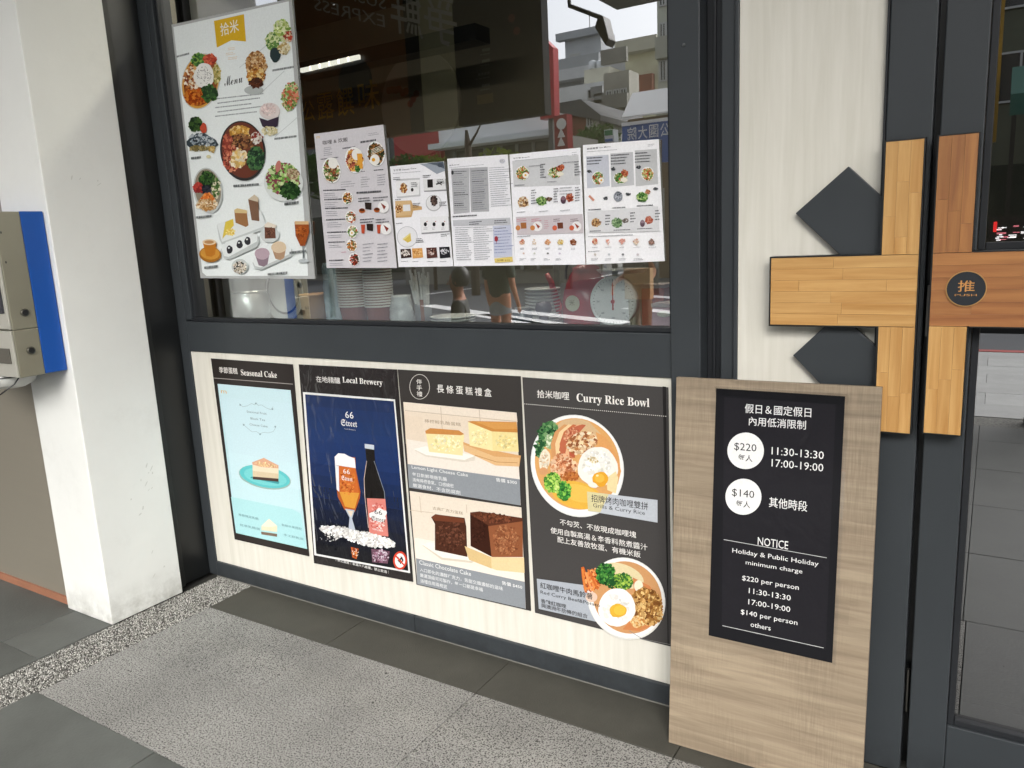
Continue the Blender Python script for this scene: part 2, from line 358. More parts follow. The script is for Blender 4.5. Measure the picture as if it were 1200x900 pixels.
def tile(x0, x1, y0, y1, m, name='tile', top=0.0, bev=.0015, gap=.0032, thick=.02):
    w, d = x1 - x0 - gap, y1 - y0 - gap
    return MB().box(-w / 2, w / 2, -d / 2, d / 2, -thick, top).build(name, m, arcade_floor, bevel=bev), ((x0 + x1) / 2, (y0 + y1) / 2, 0)
def tiles(xs, y0, y1, m, name, skip=lambda a: False):
    base = None
    for i in range(len(xs) - 1):
        if skip(xs[i]): continue
        x0, x1 = xs[i], xs[i + 1]
        o, l = tile(x0, x1, y0, y1, m, name, top=random.uniform(-.0012, .0006)); o.location = l
P = .7185
XS = [-2.8875 + P * i for i in range(0, 9)]; XG = XS[:5]
tiles(XS, 1.9665, 2.208, M_slate2, 'border_stone')
tiles(XG, 1.6005, 1.9665, M_granite, 'granite_tile'); tiles(XG, 1.228, 1.6005, M_granite, 'granite_tile'); tiles(XS[4:], 1.228, 1.9665, M_slate, 'slate_tile')
XD = [-2.18 - P + P * i for i in range(0, 8)]
yy = 1.228
while yy > -1.9:
    y2 = max(yy - .72, -2.1); tiles(XD, y2, yy, M_slate, 'slate_tile'); yy = y2
# slate outside the neighbouring front, left of the pebble strip
XL = [-3.135 - .285 - .72 * i for i in range(4, -1, -1)] + [-3.135]
tiles(XL, 1.357, 1.70, M_slate, 'slate_tile')
yy = 1.357
while yy > -1.9:
    y2 = max(yy - .72, -2.1); tiles(XL, y2, yy, M_slate, 'slate_tile'); yy = y2
# paved walk between arcade and road: pale pavers
px = [-7 + 1.0 * i for i in range(11)]
for j in range(7):
    y1 = -2.42 - j * .485; tiles([p + (.0 if j % 2 else .5) for p in px], y1 - .485, y1, M_pave, 'paver')
g = MB().box(-7, 4, -2.42, -2.1, -.022, -.004); g.build('drain_strip', speckle_mat('drain_gravel', '#6b6a63', '#2c2b28', '#a0a09a', scale=60), arcade_floor)
g = MB().box(-3.135, -2.8895, -2.1, 2.21, -.022, -.006); g.build('strip_bed', mat('strip_mortar', '#3d3c38', rough=.95, var=.2, vscale=60), arcade_floor)
# washed pebbles set in the strip
pb = MB(); rg = random.Random(3); PC = [hx(c) for c in ('#bcbbb5', '#9e9d97', '#86857f', '#6a6964', '#4e4d4a', '#3c3b39', '#a8a7a1', '#5a5954')]
for i in range(34000):
    x, y = rg.uniform(-3.131, -2.893), 2.203 - (rg.random() ** 1.35) * 3.2
    a, e, t = rg.uniform(.0026, .005), rg.uniform(.0012, .0023), rg.random() * 3.14; h = rg.uniform(.001, .004)
    ca, sa = math.cos(t), math.sin(t); vs = []
    for k in range(5):
        q = 6.283 * k / 5; u, v = a * math.cos(q), e * math.sin(q); vs.append((x + u * ca - v * sa, y + u * sa + v * ca, -.006))
    vs.append((x + rg.uniform(-.001, .001), y, -.006 + h + .002)); pb.add(vs, [(k, (k + 1) % 5, 5) for k in range(5)], rg.choice(PC))
o = pb.build('pebbles', print_mat('pebble', rough=.6), arcade_floor, attr=True); o['kind'] = 'stuff'

# crosswalk and lane lines, painted on the road
def stripe(a, b, wd):
    A, B = mirz(*a, -.116), mirz(*b, -.116); d = (B - A); d.z = 0; n = Vector((-d.y, d.x, 0)).normalized() * wd / 2
    return A, B, n
stripes = []
for a, b, wd in (((591, 364), (735, 379), .42), ((560, 369), (640, 383), .42), ((500, 358), (740, 394), .42), ((735, 361), (800, 368), .4), ((755, 347), (800, 350), .4),
                 ((592, 331), (648, 321), .25), ((690, 327), (735, 318), .25), ((645, 331), (700, 320), .25), ((755, 327), (800, 317), .25), ((640, 316), (700, 310), .3), ((590, 322), (640, 314), .3),
                 ((500, 345), (560, 337), .25)):
    A, B, n = stripe(a, b, wd); k = MB().prism([A - n, B - n, B + n, A + n], (0, 0, .004)); stripes.append(struct(k.build('road_stripe', M_mark)))

# arcade ceiling and the building above us
struct(MB().box(-30, 30, -1.85, 2.7, 4.72, 4.9).build('arcade_ceiling', M_ceil))
t = thing('upper_building', 'tiled storeys of the building above the arcade', 'building', (0, -1.5, 4.9))
MB().box(-30, 30, -1.84, 14, 4.905, 12).build('wall', mat('upper_tiles', '#8a857a', rough=.6, var=.1), t)
MB().box(-30, 30, -2.0, -1.855, 4.70, 5.2).build('fascia_beam', mat('fascia', '#4a4a46', rough=.6, var=.1), t)
for i in range(10): MB().box(-20 + i * 4, -18 + i * 4, -1.9, -1.845, 6, 7.5).build('window', mat('far_glass', '#3a434a', rough=.2), t)
for i, x in enumerate((-9.4, 3.2)):
    t = thing('arcade_column', ['square tiled arcade column at the street edge beyond the neighbouring shop', 'square tiled arcade column at the street edge to the right of the door'][i], 'column', (x, -1.6, 0), 'arcade columns along the street')
    MB().box(x - .3, x + .3, -1.84, -1.25, 0, 4.715).build('shaft', mat('column_tile', '#77736a', rough=.5, var=.1), t, bevel=.01)
    MB().box(x - .33, x + .33, -1.87, -1.22, 0, .15).build('base', M_conc, t, bevel=.01)

# ================================================================ SHOPFRONT
sf = thing('shopfront', 'grey framed cafe shopfront with a wide display window above cream panels', 'shopfront', (-2, FY, 0))
XLf, XWl, XWr, XPr = -3.135, -3.098, -.812, -.72
def fr(name, x0, x1, z0, z1, y0=FY, y1=2.30, m=None, bev=.003, parent=None): return MB().box(x0, x1, y0, y1, z0, z1).build(name, m or M_frame, parent or sf, bevel=bev)
fr('jamb', -3.262, XLf, 0, 3.41)                           # left post
fr('jamb', XLf + .001, XWl, 1.252, 3.41, y0=FY + .004)       # inner stile
fr('bottom_rail', XLf + .001, XWr, 1.107, 1.2445, y0=FY - .001)
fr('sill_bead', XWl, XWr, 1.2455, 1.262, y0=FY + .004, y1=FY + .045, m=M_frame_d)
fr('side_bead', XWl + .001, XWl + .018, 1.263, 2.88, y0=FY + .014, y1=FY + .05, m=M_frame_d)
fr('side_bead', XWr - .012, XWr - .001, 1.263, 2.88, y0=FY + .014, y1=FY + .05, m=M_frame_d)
fr('top_rail', XLf + .001, XWr, 2.885, 3.41)
fr('post', XWr + .0005, XPr, 0, 3.41, y0=FY - .012)
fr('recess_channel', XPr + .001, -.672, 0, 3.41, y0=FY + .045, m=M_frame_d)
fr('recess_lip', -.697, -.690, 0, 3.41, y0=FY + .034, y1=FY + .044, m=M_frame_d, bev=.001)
fr('cover_strip', -.671, -.632, 0, 3.41, y0=FY + .022)
fr('cover_strip', -.6315, -.6185, 0, 3.41, y0=FY + .010, m=M_frame)
fr('plinth', XLf + .001, -1.905, .001, .0745, y0=FY - .004); fr('plinth', -1.9025, XWr, .001, .0745, y0=FY - .004)
MB().box(XWl + .0185, XWr - .0125, FY + .028, FY + .034, 1.2635, 2.884).build('window_glass', glass_mat('shop_glass', .36, dark=.98), sf)
# lower cream panel and narrow lips
wm = wood_mat('cream_panel_grain', '#cbc8bc', '#d9d6cc', axis='Z', scale=.8, rough=.55, rand=0.0, fine=1.2)
MB().box(XLf + .001, XWr - .002, FY + .0065, FY + .03, .0755, 1.106).build('lower_panel', wm, sf)
MB().box(XLf - .01, XWr + .01, FY + .07, FY + .28, 1.0, 1.106).build('inner_ledge', M_black, sf)
MB().box(-9, 4.6, FY + .002, FY + .3, 3.413, 4.716).build('sign_band', M_frame, sf)
# the cream wall beside the door
cw = thing('cream_wall', 'cream wood-grained wall panel between the window and the door', 'wall', (-.43, FY + .01, 0))
MB().box(-.6175, -.2515, FY + .012, FY + .05, 0.0, 3.41).build('panel', wm, cw)

# door frame post and the door
df = thing('door_frame', 'dark grey post and frame between the cream wall and the glass door', 'door frame', (-.2, FY, 0))
MB().box(-.2505, -.1465, FY + .002, FY + .12, 0, 3.41).build('post', M_frame, df, bevel=.003)
MB().box(-.2560, -.2508, FY - .004, FY + .02, 0, 3.41).build('edge_strip', M_frame_d, df)
MB().box(-.1462, -.1315, FY + .06, FY + .12, 0, 3.41).build('rebate', M_black, df)
MB().box(-.1462, 1.2, FY + .0, FY + .12, 2.75, 3.41).build('header', M_frame, df, bevel=.003)
MB().box(.85, 1.2, FY + .0, FY + .12, 0, 2.749).build('post', M_frame, df, bevel=.003)
for z in (.18, 1.25, 2.3): MB().lathe([(.006, 0), (.006, .13)], -.139, FY + .03, z, n=10).build('hinge', mat('hinge_steel', '#6b6a66', rough=.3, metal=1), df)
for x0, x1, y0, y1 in ((1.25, 4.5, FY, FY + .25),): MB().box(x0, x1, y0, y1, 0, 3.41).build('side_wall', wm, cw)

dr = thing('door', 'grey framed glass cafe door with a wooden cross and round push plate', 'door', (-.13, FY, 0))
DY0, DY1 = FY + .012, FY + .06
MB().box(-.131, -.0385, DY0, DY1, .012, 2.74).build('stile', M_frame, dr, bevel=.003)
MB().box(.74, .83, DY0, DY1, .012, 2.74).build('stile', M_frame, dr, bevel=.003)
MB().box(-.038, .7395, DY0 + .001, DY1, .012, .176).build('bottom_rail', M_frame, dr, bevel=.003)
MB().box(-.038, .7395, DY0 + .001, DY1, 1.28, 1.465).build('middle_rail', M_frame, dr, bevel=.003)
MB().box(-.038, .7395, DY0 + .001, DY1, 2.62, 2.74).build('top_rail', M_frame, dr, bevel=.003)
def beads(x0, x1, z0, z1):
    for a, b, c, d in ((x0, x0 + .016, z0, z1), (x1 - .016, x1, z0, z1), (x0 + .0165, x1 - .0165, z0, z0 + .018), (x0 + .0165, x1 - .0165, z1 - .018, z1)):
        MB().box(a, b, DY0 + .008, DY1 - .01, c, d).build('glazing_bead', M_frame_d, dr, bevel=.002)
beads(-.0375, .739, .1765, 1.279); beads(-.0375, .739, 1.4655, 2.619)
gl = glass_mat('door_glass', .31, dark=.25)
MB().box(-.021, .7225, DY0 + .026, DY0 + .032, .1950, 1.2605).build('lower_glass', gl, dr)
MB().box(-.021, .7225, DY0 + .026, DY0 + .032, 1.4840, 2.6005).build('upper_glass', glass_mat('door_glass_upper', .30, dark=.5), dr)

# wooden cross: staves glued side by side
W_l = wood_mat('golden_oak', '#ad7d42', '#cca266', axis='Z', rand=.05, rough=.42)
W_lh = wood_mat('golden_oak_across', '#ad7d42', '#cca266', axis='X', rand=.045, rough=.42)
W_r = wood_mat('reddish_oak', '#80502e', '#ad7844', axis='Z', rand=.06, rough=.42)
W_rh = wood_mat('reddish_oak_across', '#85522f', '#ae7845', axis='X', rand=.06, rough=.42)
def staves(root, x0, x1, z0, z1, y0, y1, horiz, n, m, seed, seg):
    rr = random.Random(seed); lo, hi = (x0, x1) if horiz else (z0, z1); a, b = (z0, z1) if horiz else (x0, x1); w = (b - a) / n
    for i in range(n):
        q = lo; first = True
        while q < hi - 1e-4:
            e = min(hi, q + seg * rr.uniform(.6, 1.5) * (rr.uniform(.4, 1) if first else 1)); first = False
            if hi - e < .05: e = hi
            p0, p1 = a + i * w, a + (i + 1) * w; dy = rr.uniform(0, .0006); g_ = .00008
            bx = (q + g_, e - g_, y0 + dy, y1, p0 + g_, p1 - g_) if horiz else (p0 + g_, p1 - g_, y0 + dy, y1, q + g_, e - g_)
            MB().box(*bx).build('stave', m, root, bevel=.0004); q = e
wc = thing('wooden_cross', 'golden oak half cross with dark steel edge on the cream wall', 'wall decoration', (-.2, FY, 1.37))
YC = 2.165
staves(wc, -.2435, -.1600, 1.4625, 1.7365, YC, YC + .03, False, 3, W_l, 3, .16)
staves(wc, -.2435, -.1600, 1.0050, 1.2805, YC, YC + .03, False, 3, W_l, 5, .16)
staves(wc, -.5150, -.1600, 1.2815, 1.4615, YC, YC + .03, True, 6, W_lh, 8, .22)
E_ = .0035
for b in ((-.5150 - E_, -.2445, YC - .001, FY + .010, 1.462, 1.4655), (-.5150 - E_, -.2445, YC - .001, FY + .010, 1.2775, 1.281), (-.5150 - E_, -.5153, YC - .001, FY + .010, 1.2812, 1.4618),
          (-.2445 - E_, -.2440, YC - .001, FY + .0, 1.466, 1.7370 + E_), (-.2445 - E_, -.2440, YC - .001, FY + .0, 1.0045 - E_, 1.2772), (-.2438, -.1600, YC - .001, FY + .0, 1.7368, 1.7368 + E_), (-.2438, -.1600, YC - .001, FY, 1.0047 - E_, 1.0047), (-.1597, -.1597 + .003, YC - .001, FY + .0, 1.0047 - E_, 1.7368 + E_)):
    MB().box(*b).build('steel_edge', M_black, wc)
# it is screwed to the door and moves with it: parts of the door
staves(dr, -.1290, -.0475, 1.4640, 1.7375, YC - .004, YC + .028, False, 3, W_r, 11, .17)
staves(dr, -.1290, -.0475, 1.0120, 1.2845, YC - .004, YC + .028, False, 3, W_l, 14, .2)
staves(dr, -.1290, .700, 1.2855, 1.4630, YC - .004, YC + .028, True, 6, W_rh, 17, .3)
for b in ((-.0470, -.0445, YC - .005, DY0 - .001, 1.4665, 1.7395), (-.0470, -.0445, YC - .005, DY0 - .001, 1.0100, 1.2810), (-.0440, .700, YC - .005, DY0 - .001, 1.4633, 1.4662), (-.0440, .700, YC - .005, DY0 - .001, 1.2822, 1.2852), (-.129, -.0475, YC - .005, DY0 - .001, 1.7378, 1.7405), (-.129, -.0475, YC - .005, DY0 - .001, 1.0088, 1.0117), (-.1322, -.1293, YC - .005, DY0 - .001, 1.0088, 1.7405)):
    MB().box(*b).build('steel_edge', M_black, dr)
pl = MB().lathe([(.0001, 0), (.0405, 0), (.0405, .004), (.0001, .004)], -.0545, YC - .0085, 1.377, n=40, axis='Y', cap=False).build('push_plate', mat('plate_dark', '#23272c', rough=.35), dr)
rg_ = MB().lathe([(.0410, 0), (.0430, 0), (.0430, .004), (.0410, .004), (.0410, 0)], -.0545, YC - .0080, 1.377, n=40, axis='Y', cap=False).build('plate_rim', mat('plate_rim', '#b08850', rough=.45), pl)
lm = MB(); text3d(lm, '推', (-.0720, YC - .0090, 1.370), (1, 0, 0), (0, 0, 1), .035, .027); text3d(lm, 'PUSH', (-.0775, YC - .0090, 1.3595), (1, 0, 0), (0, 0, 1), .046, .005)
lm.build('lettering', mat('plate_gold', '#c08a4c', rough=.4), pl)

# dark diamonds on the cream wall
for i, (cx, cz, lab) in enumerate(((-.331, 1.563, 'upper dark grey square turned on its corner behind the wooden cross'), (-.332, 1.180, 'lower dark grey square turned on its corner behind the wooden cross'))):
    pts = [(x, FY - .012, z) for x, z in (((-.4596, 1.5776), (-.300, 1.420), (-.180, 1.535), (-.332, 1.688)), ((-.4587, 1.1935), (-.315, 1.045), (-.190, 1.170), (-.345, 1.310)))[i]]
    tag(MB().prism(pts, (0, .022, 0)).build('diamond_panel', M_frame, bevel=.0015), lab, 'wall panel', 'dark diamond panels')

# ================================================================ LEFT SIDE: column, rail, neighbouring front
co = thing('column', 'white painted square column with scuff marks beside the shopfront', 'column', (-3.29, 1.84, 0))
M_col = mat('column_paint2', '#d8d9d5', rough=.55, var=.03, vscale=4, bump=.15, bscale=60, dirt=.16)
MB().box(-3.475, -3.128, 1.66, 2.005, 0.0, 4.715).build('shaft', M_col, co, bevel=.004)
rg = random.Random(11); sm = MB()
for (px, py, n) in ((172, 565, 5), (186, 660, 3), (160, 600, 3), (90, 195, 2), (115, 222, 2), (178, 545, 3)):
    for i in range(n):
        d = ray(px + rg.uniform(-9, 9), py + rg.uniform(-16, 16)); q = CAM + d * (-3.128 / d.x)
        if q.y < 1.68 or q.y > 1.99: continue
        l, ww, a = rg.uniform(.004, .016), rg.uniform(.0015, .004), rg.uniform(.4, 1.4); pts = []
        for k in range(7):
            t_ = 6.283 * k / 7; uu, vv = l * math.cos(t_) * rg.uniform(.6, 1.1), ww * math.sin(t_) * rg.uniform(.6, 1.1)
            pts.append((-3.1272, q.y + uu * math.cos(a) - vv * math.sin(a), q.z + uu * math.sin(a) + vv * math.cos(a)))
        sm.add(pts, [tuple(range(7))])
sm.build('scuffs', mat('scuff', '#c0c1bb', rough=.7), co)
rl = thing('shutter_rail', 'black steel shutter rail standing between the white column and the shopfront', 'shutter rail', (-3.2, 2.1, 0))
MB().box(-3.30, -3.190, 2.052, 2.20, 0.004, 3.415).build('channel', M_black, rl, bevel=.002)
MB().box(-3.192, -3.168, 2.012, 2.052, 0.004, 3.415).build('lip', mat('rail_edge', '#1c1d1c', rough=.5), rl, bevel=.002)
MB().box(-3.475, -3.20, 2.008, 2.05, 0, 3.415).build('back_plate', M_black, rl)
nw = thing('neighbour_front', 'brushed metal wall of the neighbouring shop with a rusty red skirting', 'wall', (-4.5, 1.7, 0))
MB().box(-9.0, -3.476, 1.69, 1.85, .034, 4.715).build('panel', mat('brushed_metal', '#8f897c', rough=.42, metal=.4, var=.05, vscale=2, stretch=(1, 1, 30)), nw)
MB().box(-9.0, -3.476, 1.678, 1.84, 0, .033).build('skirting', mat('rust_skirting', '#8c5f48', rough=.6, var=.15), nw, bevel=.002)

pm = thing('control_box', 'blue and brushed steel wall box with two round locks on the white column', 'control box', (-3.3, 1.5, 1.42))
M_st = mat('box_steel', '#93907f', rough=.35, metal=.55, var=.06, vscale=3)
XB, ZB0, ZB1 = -3.158, 1.112, 1.738
MB().box(-3.62, XB, 1.572, 1.657, ZB0, ZB1).build('blue_housing', mat('blue_paint', '#0c4a9a', rough=.35, var=.04, vscale=3), pm, bevel=.002)
MB().box(-3.62, XB - .001, 1.478, 1.571, 1.295, ZB1 - .001).build('upper_case', M_st, pm, bevel=.003)
MB().box(-3.62, XB - .001, 1.478, 1.571, ZB0 - .002, 1.2935).build('lower_case', M_st, pm, bevel=.003)
M_face = mat('box_face', '#b4b2a8', rough=.35, metal=.3, var=.04)
MB().box(-3.62, XB - .004, 1.470, 1.4775, 1.298, ZB1).build('front_cover', M_face, pm, bevel=.002)
MB().box(-3.62, XB - .004, 1.470, 1.4775, ZB0, 1.292).build('front_cover', M_face, pm, bevel=.002)
MB().box(-3.60, XB - .022, 1.4655, 1.4695, 1.36, 1.69).build('display', mat('display_dark', '#34343a', rough=.15), pm)
MB().box(-3.60, XB - .030, 1.4655, 1.4695, 1.165, 1.225).build('slot_frame', mat('slot', '#55524a', rough=.4), pm, bevel=.002)
for z in (1.357, 1.21):
    d0 = 1.530
    l = MB().lathe([(.0155, 0), (.0155, .006), (.012, .008)], XB - .001, d0, z, n=24, axis='X').build('lock', mat('lock_rim', '#5d5b52', rough=.3, metal=.7), pm)
    MB().lathe([(.0115, .0075), (.0110, .0095)], XB - .001, d0, z, n=20, axis='X').build('keyhole', M_black, l)
MB().lathe([(.0001, -.062), (.05, -.058), (.085, -.04), (.098, -.012), (.100, 0), (.0001, 0)], -3.385, 1.545, 1.108, n=36, cap=False).build('round_housing', mat('housing_grey', '#c4c5c0', rough=.4), pm, smooth=True)
MB().tube([(-3.385 + .0995 * math.cos(a_ / 12), 1.545 - .0995 * abs(math.sin(a_ / 12)) * .98, 1.100 - .0 * a_) for a_ in range(0, 38)], .003).build('rubber_rim', M_black, pm, smooth=True)
MB().tube([(-3.262, 1.53, 1.112), (-3.265, 1.50, 1.075), (-3.30, 1.46, 1.04), (-3.36, 1.44, 1.025), (-3.44, 1.44, 1.03), (-3.5, 1.46, 1.06)], .0028).build('cable', M_black, pm, smooth=True)
for z_ in (1.66, 1.55): MB().box(XB - .0005, XB + .0006, 1.492, 1.496, z_ - .004, z_ + .004).build('screw', M_black, pm)

# worn spots trodden into the paving: old gum and drips
rg = random.Random(17)
gmat = mat('gum', '#3b3a37', rough=.8)
for i in range(26):
    x, y, r = rg.uniform(-2.8, .4), rg.uniform(.75, 2.1), rg.uniform(.002, .006); mb = MB()
    mb.add([(x + r * rg.uniform(.7, 1.2) * math.cos(6.283 * k / 9), y + r * rg.uniform(.7, 1.2) * math.sin(6.283 * k / 9), .0012) for k in range(9)], [tuple(range(9))]); mb.build('gum_spot', gmat, arcade_floor)
for z in (.35, 1.02, 2.05):
    MB().lathe([(.0001, -.0022), (.0042, -.0018), (.005, 0)], -.765, FY - .0125, z, n=12, axis='Y', cap=False).build('screw', mat('screw', '#5a5c5c', rough=.35, metal=.8), sf)
MB().box(XLf, XWr, FY - .006, FY - .0042, .0, .004).build('sealant', mat('sealant', '#6d6c66', rough=.7), sf)

# ================================================================ POSTERS on the lower panel
YP = FY + .0015
PM_gloss = print_mat('laminated_print', rough=.28, wr=.05, wscale=5, coat=.12)
PM_wrink = print_mat('wrinkled_print', rough=.25, wr=.7, wscale=9, coat=.9, stretch=(1.6, 1, .8))
PM_matte = print_mat('matte_print', rough=.45, wr=.03, wscale=6)
def sheet(name, label, cat, corners, m, colr, y=YP, crop=(0, 0, 1), group=None, seed=1, th=.0022):
    """corners TL TR BR BL as seen; a sheet of its own thickness hung on the plane y"""
    pts = [at(*c, y) for c in corners]; cen = sum(pts, Vector()) / 4
    t = thing(name, label, cat, (cen.x, y + th, min(p.z for p in pts)), group)
    mb = MB(); mb.prism([pts[3], pts[2], pts[1], pts[0]], (0, th, 0)); mb.c = [hx(colr, .92)] * len(mb.f); mb.build('sheet', m, t, attr=True)
    return t, Print(crop, y=y, seed=seed)
GP = 'menu posters on the cream panel below the window'
# --- poster 1
t, p = sheet('poster', 'pale blue seasonal cake poster with a cake slice on a turquoise plate', 'poster', ((247, 420), (343, 427), (362, 652), (275, 632)), PM_gloss, '#2f2a28', crop=(240, 410, 3.6), group=GP)
p.poly([(37, 117), (372, 143), (372, 146), (37, 120)], '#a39c98')
p.poly([(54, 143), (362, 170), (432, 840), (132, 772)], '#bfe0e6')
p.poly([(54, 143), (362, 170), (370, 250), (66, 222)], '#c7e2e8'); p.poly([(62, 200), (366, 225), (392, 480), (100, 430)], '#c9e3ea'); p.poly([(100, 430), (392, 480), (404, 590), (116, 560)], '#cbe6ec')
p.poly([(111, 620), (230, 600), (405, 690), (432, 840), (132, 772)], '#b1dfe2'); p.poly([(110, 540), (400, 590), (410, 680), (115, 620)], '#c6e4e9')
p.text('季節蛋糕', 62, 97, 140, 104, 26, '#f1ece6'); p.text(serif('Seasonal Cake'), 154, 107, 306, 122, 25, '#f3efe9')
p.text('m', 70, 182, 93, 186, 12, '#e0a93c')
for pts in ([(146, 226), (160, 240), (180, 236), (198, 226), (210, 232), (216, 224), (226, 234), (240, 232), (262, 246), (280, 252), (288, 240)], [(160, 312), (176, 326), (200, 346), (218, 344), (232, 354), (246, 348), (270, 350), (290, 344), (300, 326)]): p.line(pts, 1.4, '#8fa6ab')
for cx, cy in ((150, 232), (286, 250), (216, 226), (165, 316), (234, 356), (298, 324)): p.ell(cx, cy, 4, 4, '#8fa6ab', n=8)
p.text('Seasonal Fruit', 178, 264, 262, 275, 9, '#6f8186'); p.text('Black Tea', 194, 293, 256, 301, 9, '#6f8186'); p.text('Cheese Cake', 190, 318, 266, 328, 9, '#6f8186')
p.ell(255, 545, 108, 36, '#8dc4c6', rot=9); p.ell(254, 537, 112, 48, '#9bb7ae', rot=12); p.ell(254, 534, 108, 45, '#5fc3c6', rot=12); p.ell(256, 536, 92, 34, '#77cfcf', rot=12)
p.poly([(192, 540), (200, 534), (316, 556), (312, 566)], '#3f9da0')
p.poly([(202, 474), (312, 490), (312, 556), (204, 546)], '#e9dcc0'); p.poly([(203, 510), (312, 522), (312, 545), (204, 534)], '#d9c7a6'); p.poly([(204, 534), (312, 543), (312, 556), (204, 546)], '#4a342c')
p.poly([(200, 474), (250, 455), (312, 487), (312, 500), (240, 494), (203, 484)], '#dba98a'); p.scat(256, 484, 50, 9, ['#e6bb8f', '#f0d8a8', '#cf9a72', '#e8c690'], 30, 5, rot=10)
p.poly([(240, 742), (272, 712), (306, 742), (306, 768), (240, 760)], '#eadfbd'); p.poly([(240, 742), (272, 712), (306, 742), (270, 748)], '#f2ebd2'); p.poly([(238, 766), (306, 776), (306, 788), (240, 778)], '#7d6a58')
for (x, y, n) in ((144, 695, '季節限定乳酪'), (150, 738, '紅茶乳酪蛋'), (326, 738, '新鮮水果搭配'), (334, 780, '手工餅乾底')): p.text(n, x, y + 4, x + 84, y + 15, 10, '#7fa3a8')
p.done(t, PM_gloss)
# --- poster 2
t, p = sheet('poster', 'dark blue local brewery poster with a beer glass and a brown bottle', 'poster', ((350, 427), (465, 433), (484, 682), (368, 660)), PM_wrink, '#272323', crop=(345, 420, 3.331), group=GP, seed=2)
p.poly([(33, 131), (393, 160), (452, 838), (78, 768)], '#e8e8e6'); p.poly([(42, 140), (388, 167), (445, 829), (86, 762)], '#1a2747')
for i in range(14):
    q = i / 14; p.poly([(42 + 44 * q, 140 + 622 * q), (388 + 57 * q, 167 + 662 * q), (445, 829), (86, 762)], ['#1f3058', '#1f335f', '#1e3461', '#1d3464', '#1b3263', '#1a3060', '#182c59', '#162850', '#142346', '#111d3a', '#0f172e', '#0d1223', '#0b0e1b', '#0a0b14'][i])
p.text('在地精釀', 86, 92, 180, 98, 24, '#e9e6e2'); p.text(serif('Local Brewery'), 190, 100, 345, 110, 28, '#efece8')
p.text(fraktur('66'), 200, 232, 232, 236, 26, '#e6e6e8'); p.text(fraktur('Street'), 184, 262, 246, 268, 26, '#e6e6e8'); p.text('Craft Brewery', 196, 278, 240, 282, 6, '#c8c8cc')
# glass of beer
p.poly([(160, 382), (238, 386), (240, 430), (258, 520), (256, 545), (236, 600), (196, 590), (170, 540), (162, 470)], '#b35a22'); p.poly([(172, 420), (238, 428), (252, 520), (230, 560), (182, 540)], '#c9682a'); p.poly([(176, 520), (254, 525), (236, 586), (198, 578)], '#d99a3c')
p.scat(206, 480, 34, 55, ['#c86f2c', '#a84f1c', '#d9823a'], 40, 6)
p.poly([(158, 384), (172, 370), (196, 372), (214, 382), (236, 390), (240, 428), (200, 422), (160, 416)], '#f1f1f2'); p.poly([(160, 416), (174, 420), (176, 520), (166, 512)], '#e7eaee')
p.text(fraktur('66'), 192, 448, 218, 452, 18, '#f1e9e2'); p.text(fraktur('Street'), 186, 474, 228, 480, 18, '#f1e9e2')
p.poly([(198, 586), (236, 592), (226, 625), (240, 672), (212, 668), (216, 620)], '#b9c0cc'); p.poly([(206, 592), (230, 596), (222, 620)], '#e8d7c0')
# bottle
p.poly([(276, 336), (312, 340), (316, 400), (332, 460), (354, 520), (366, 690), (292, 688), (276, 540), (272, 490), (282, 400)], '#16110f'); p.poly([(275, 333), (312, 338), (312, 356), (276, 350)], '#c9d2da')
p.line([(283, 400), (273, 470), (276, 540), (290, 660)], 2.5, '#c9b5a8'); p.line([(312, 400), (352, 520), (362, 640)], 2, '#8c94a0')
p.poly([(284, 545), (356, 548), (368, 695), (294, 686)], '#d98378'); p.scat(326, 620, 34, 60, ['#e59a8e', '#d06a60', '#ecd0c8', '#c85a52'], 90, 5); p.ell(330, 612, 32, 26, '#f0eeec', wob=.25); p.text(fraktur('66'), 314, 606, 344, 610, 18, '#26262a'); p.text(fraktur('Street'), 302, 630, 356, 640, 17, '#26262a'); p.text('CRAFT BEER', 306, 668, 348, 674, 7, '#f4efe8')
# barley heap, mugs, ban sign
p.scat(180, 676, 84, 20, ['#f2f1ee', '#dcdad6', '#ffffff', '#bdbab6'], 120, 7, rot=10, asp=1.3); p.scat(290, 705, 112, 26, ['#f2f1ee', '#dcdad6', '#ffffff', '#c4c1bc'], 240, 7, rot=12, asp=1.3); p.scat(140, 700, 45, 14, ['#e9e7e3', '#8e8c8a'], 14, 4)
p.poly([(222, 735), (252, 742), (244, 782), (228, 776)], '#b8541e'); p.scat(238, 758, 14, 20, ['#e38a3a', '#7a2c10', '#f3e5d5'], 22, 4)
p.poly([(302, 742), (374, 752), (366, 800), (306, 795)], '#6c4a5a'); p.scat(338, 770, 34, 26, ['#a8899a', '#4b2634', '#d8cbd6', '#8a5a70'], 70, 5)
p.ell(414, 788, 27, 36, '#d4432c'); p.ell(414, 788, 20, 28, '#f3f0ee'); p.scat(414, 786, 12, 16, ['#2a2626', '#3d3838'], 14, 5); p.line([(396, 768), (432, 808)], 6, '#d4432c')
p.text('｜禁止酒駕｜未滿十八歲者，禁止飲酒｜', 164, 790, 370, 836, 12, '#e7e5e2')
p.done(t, PM_wrink)
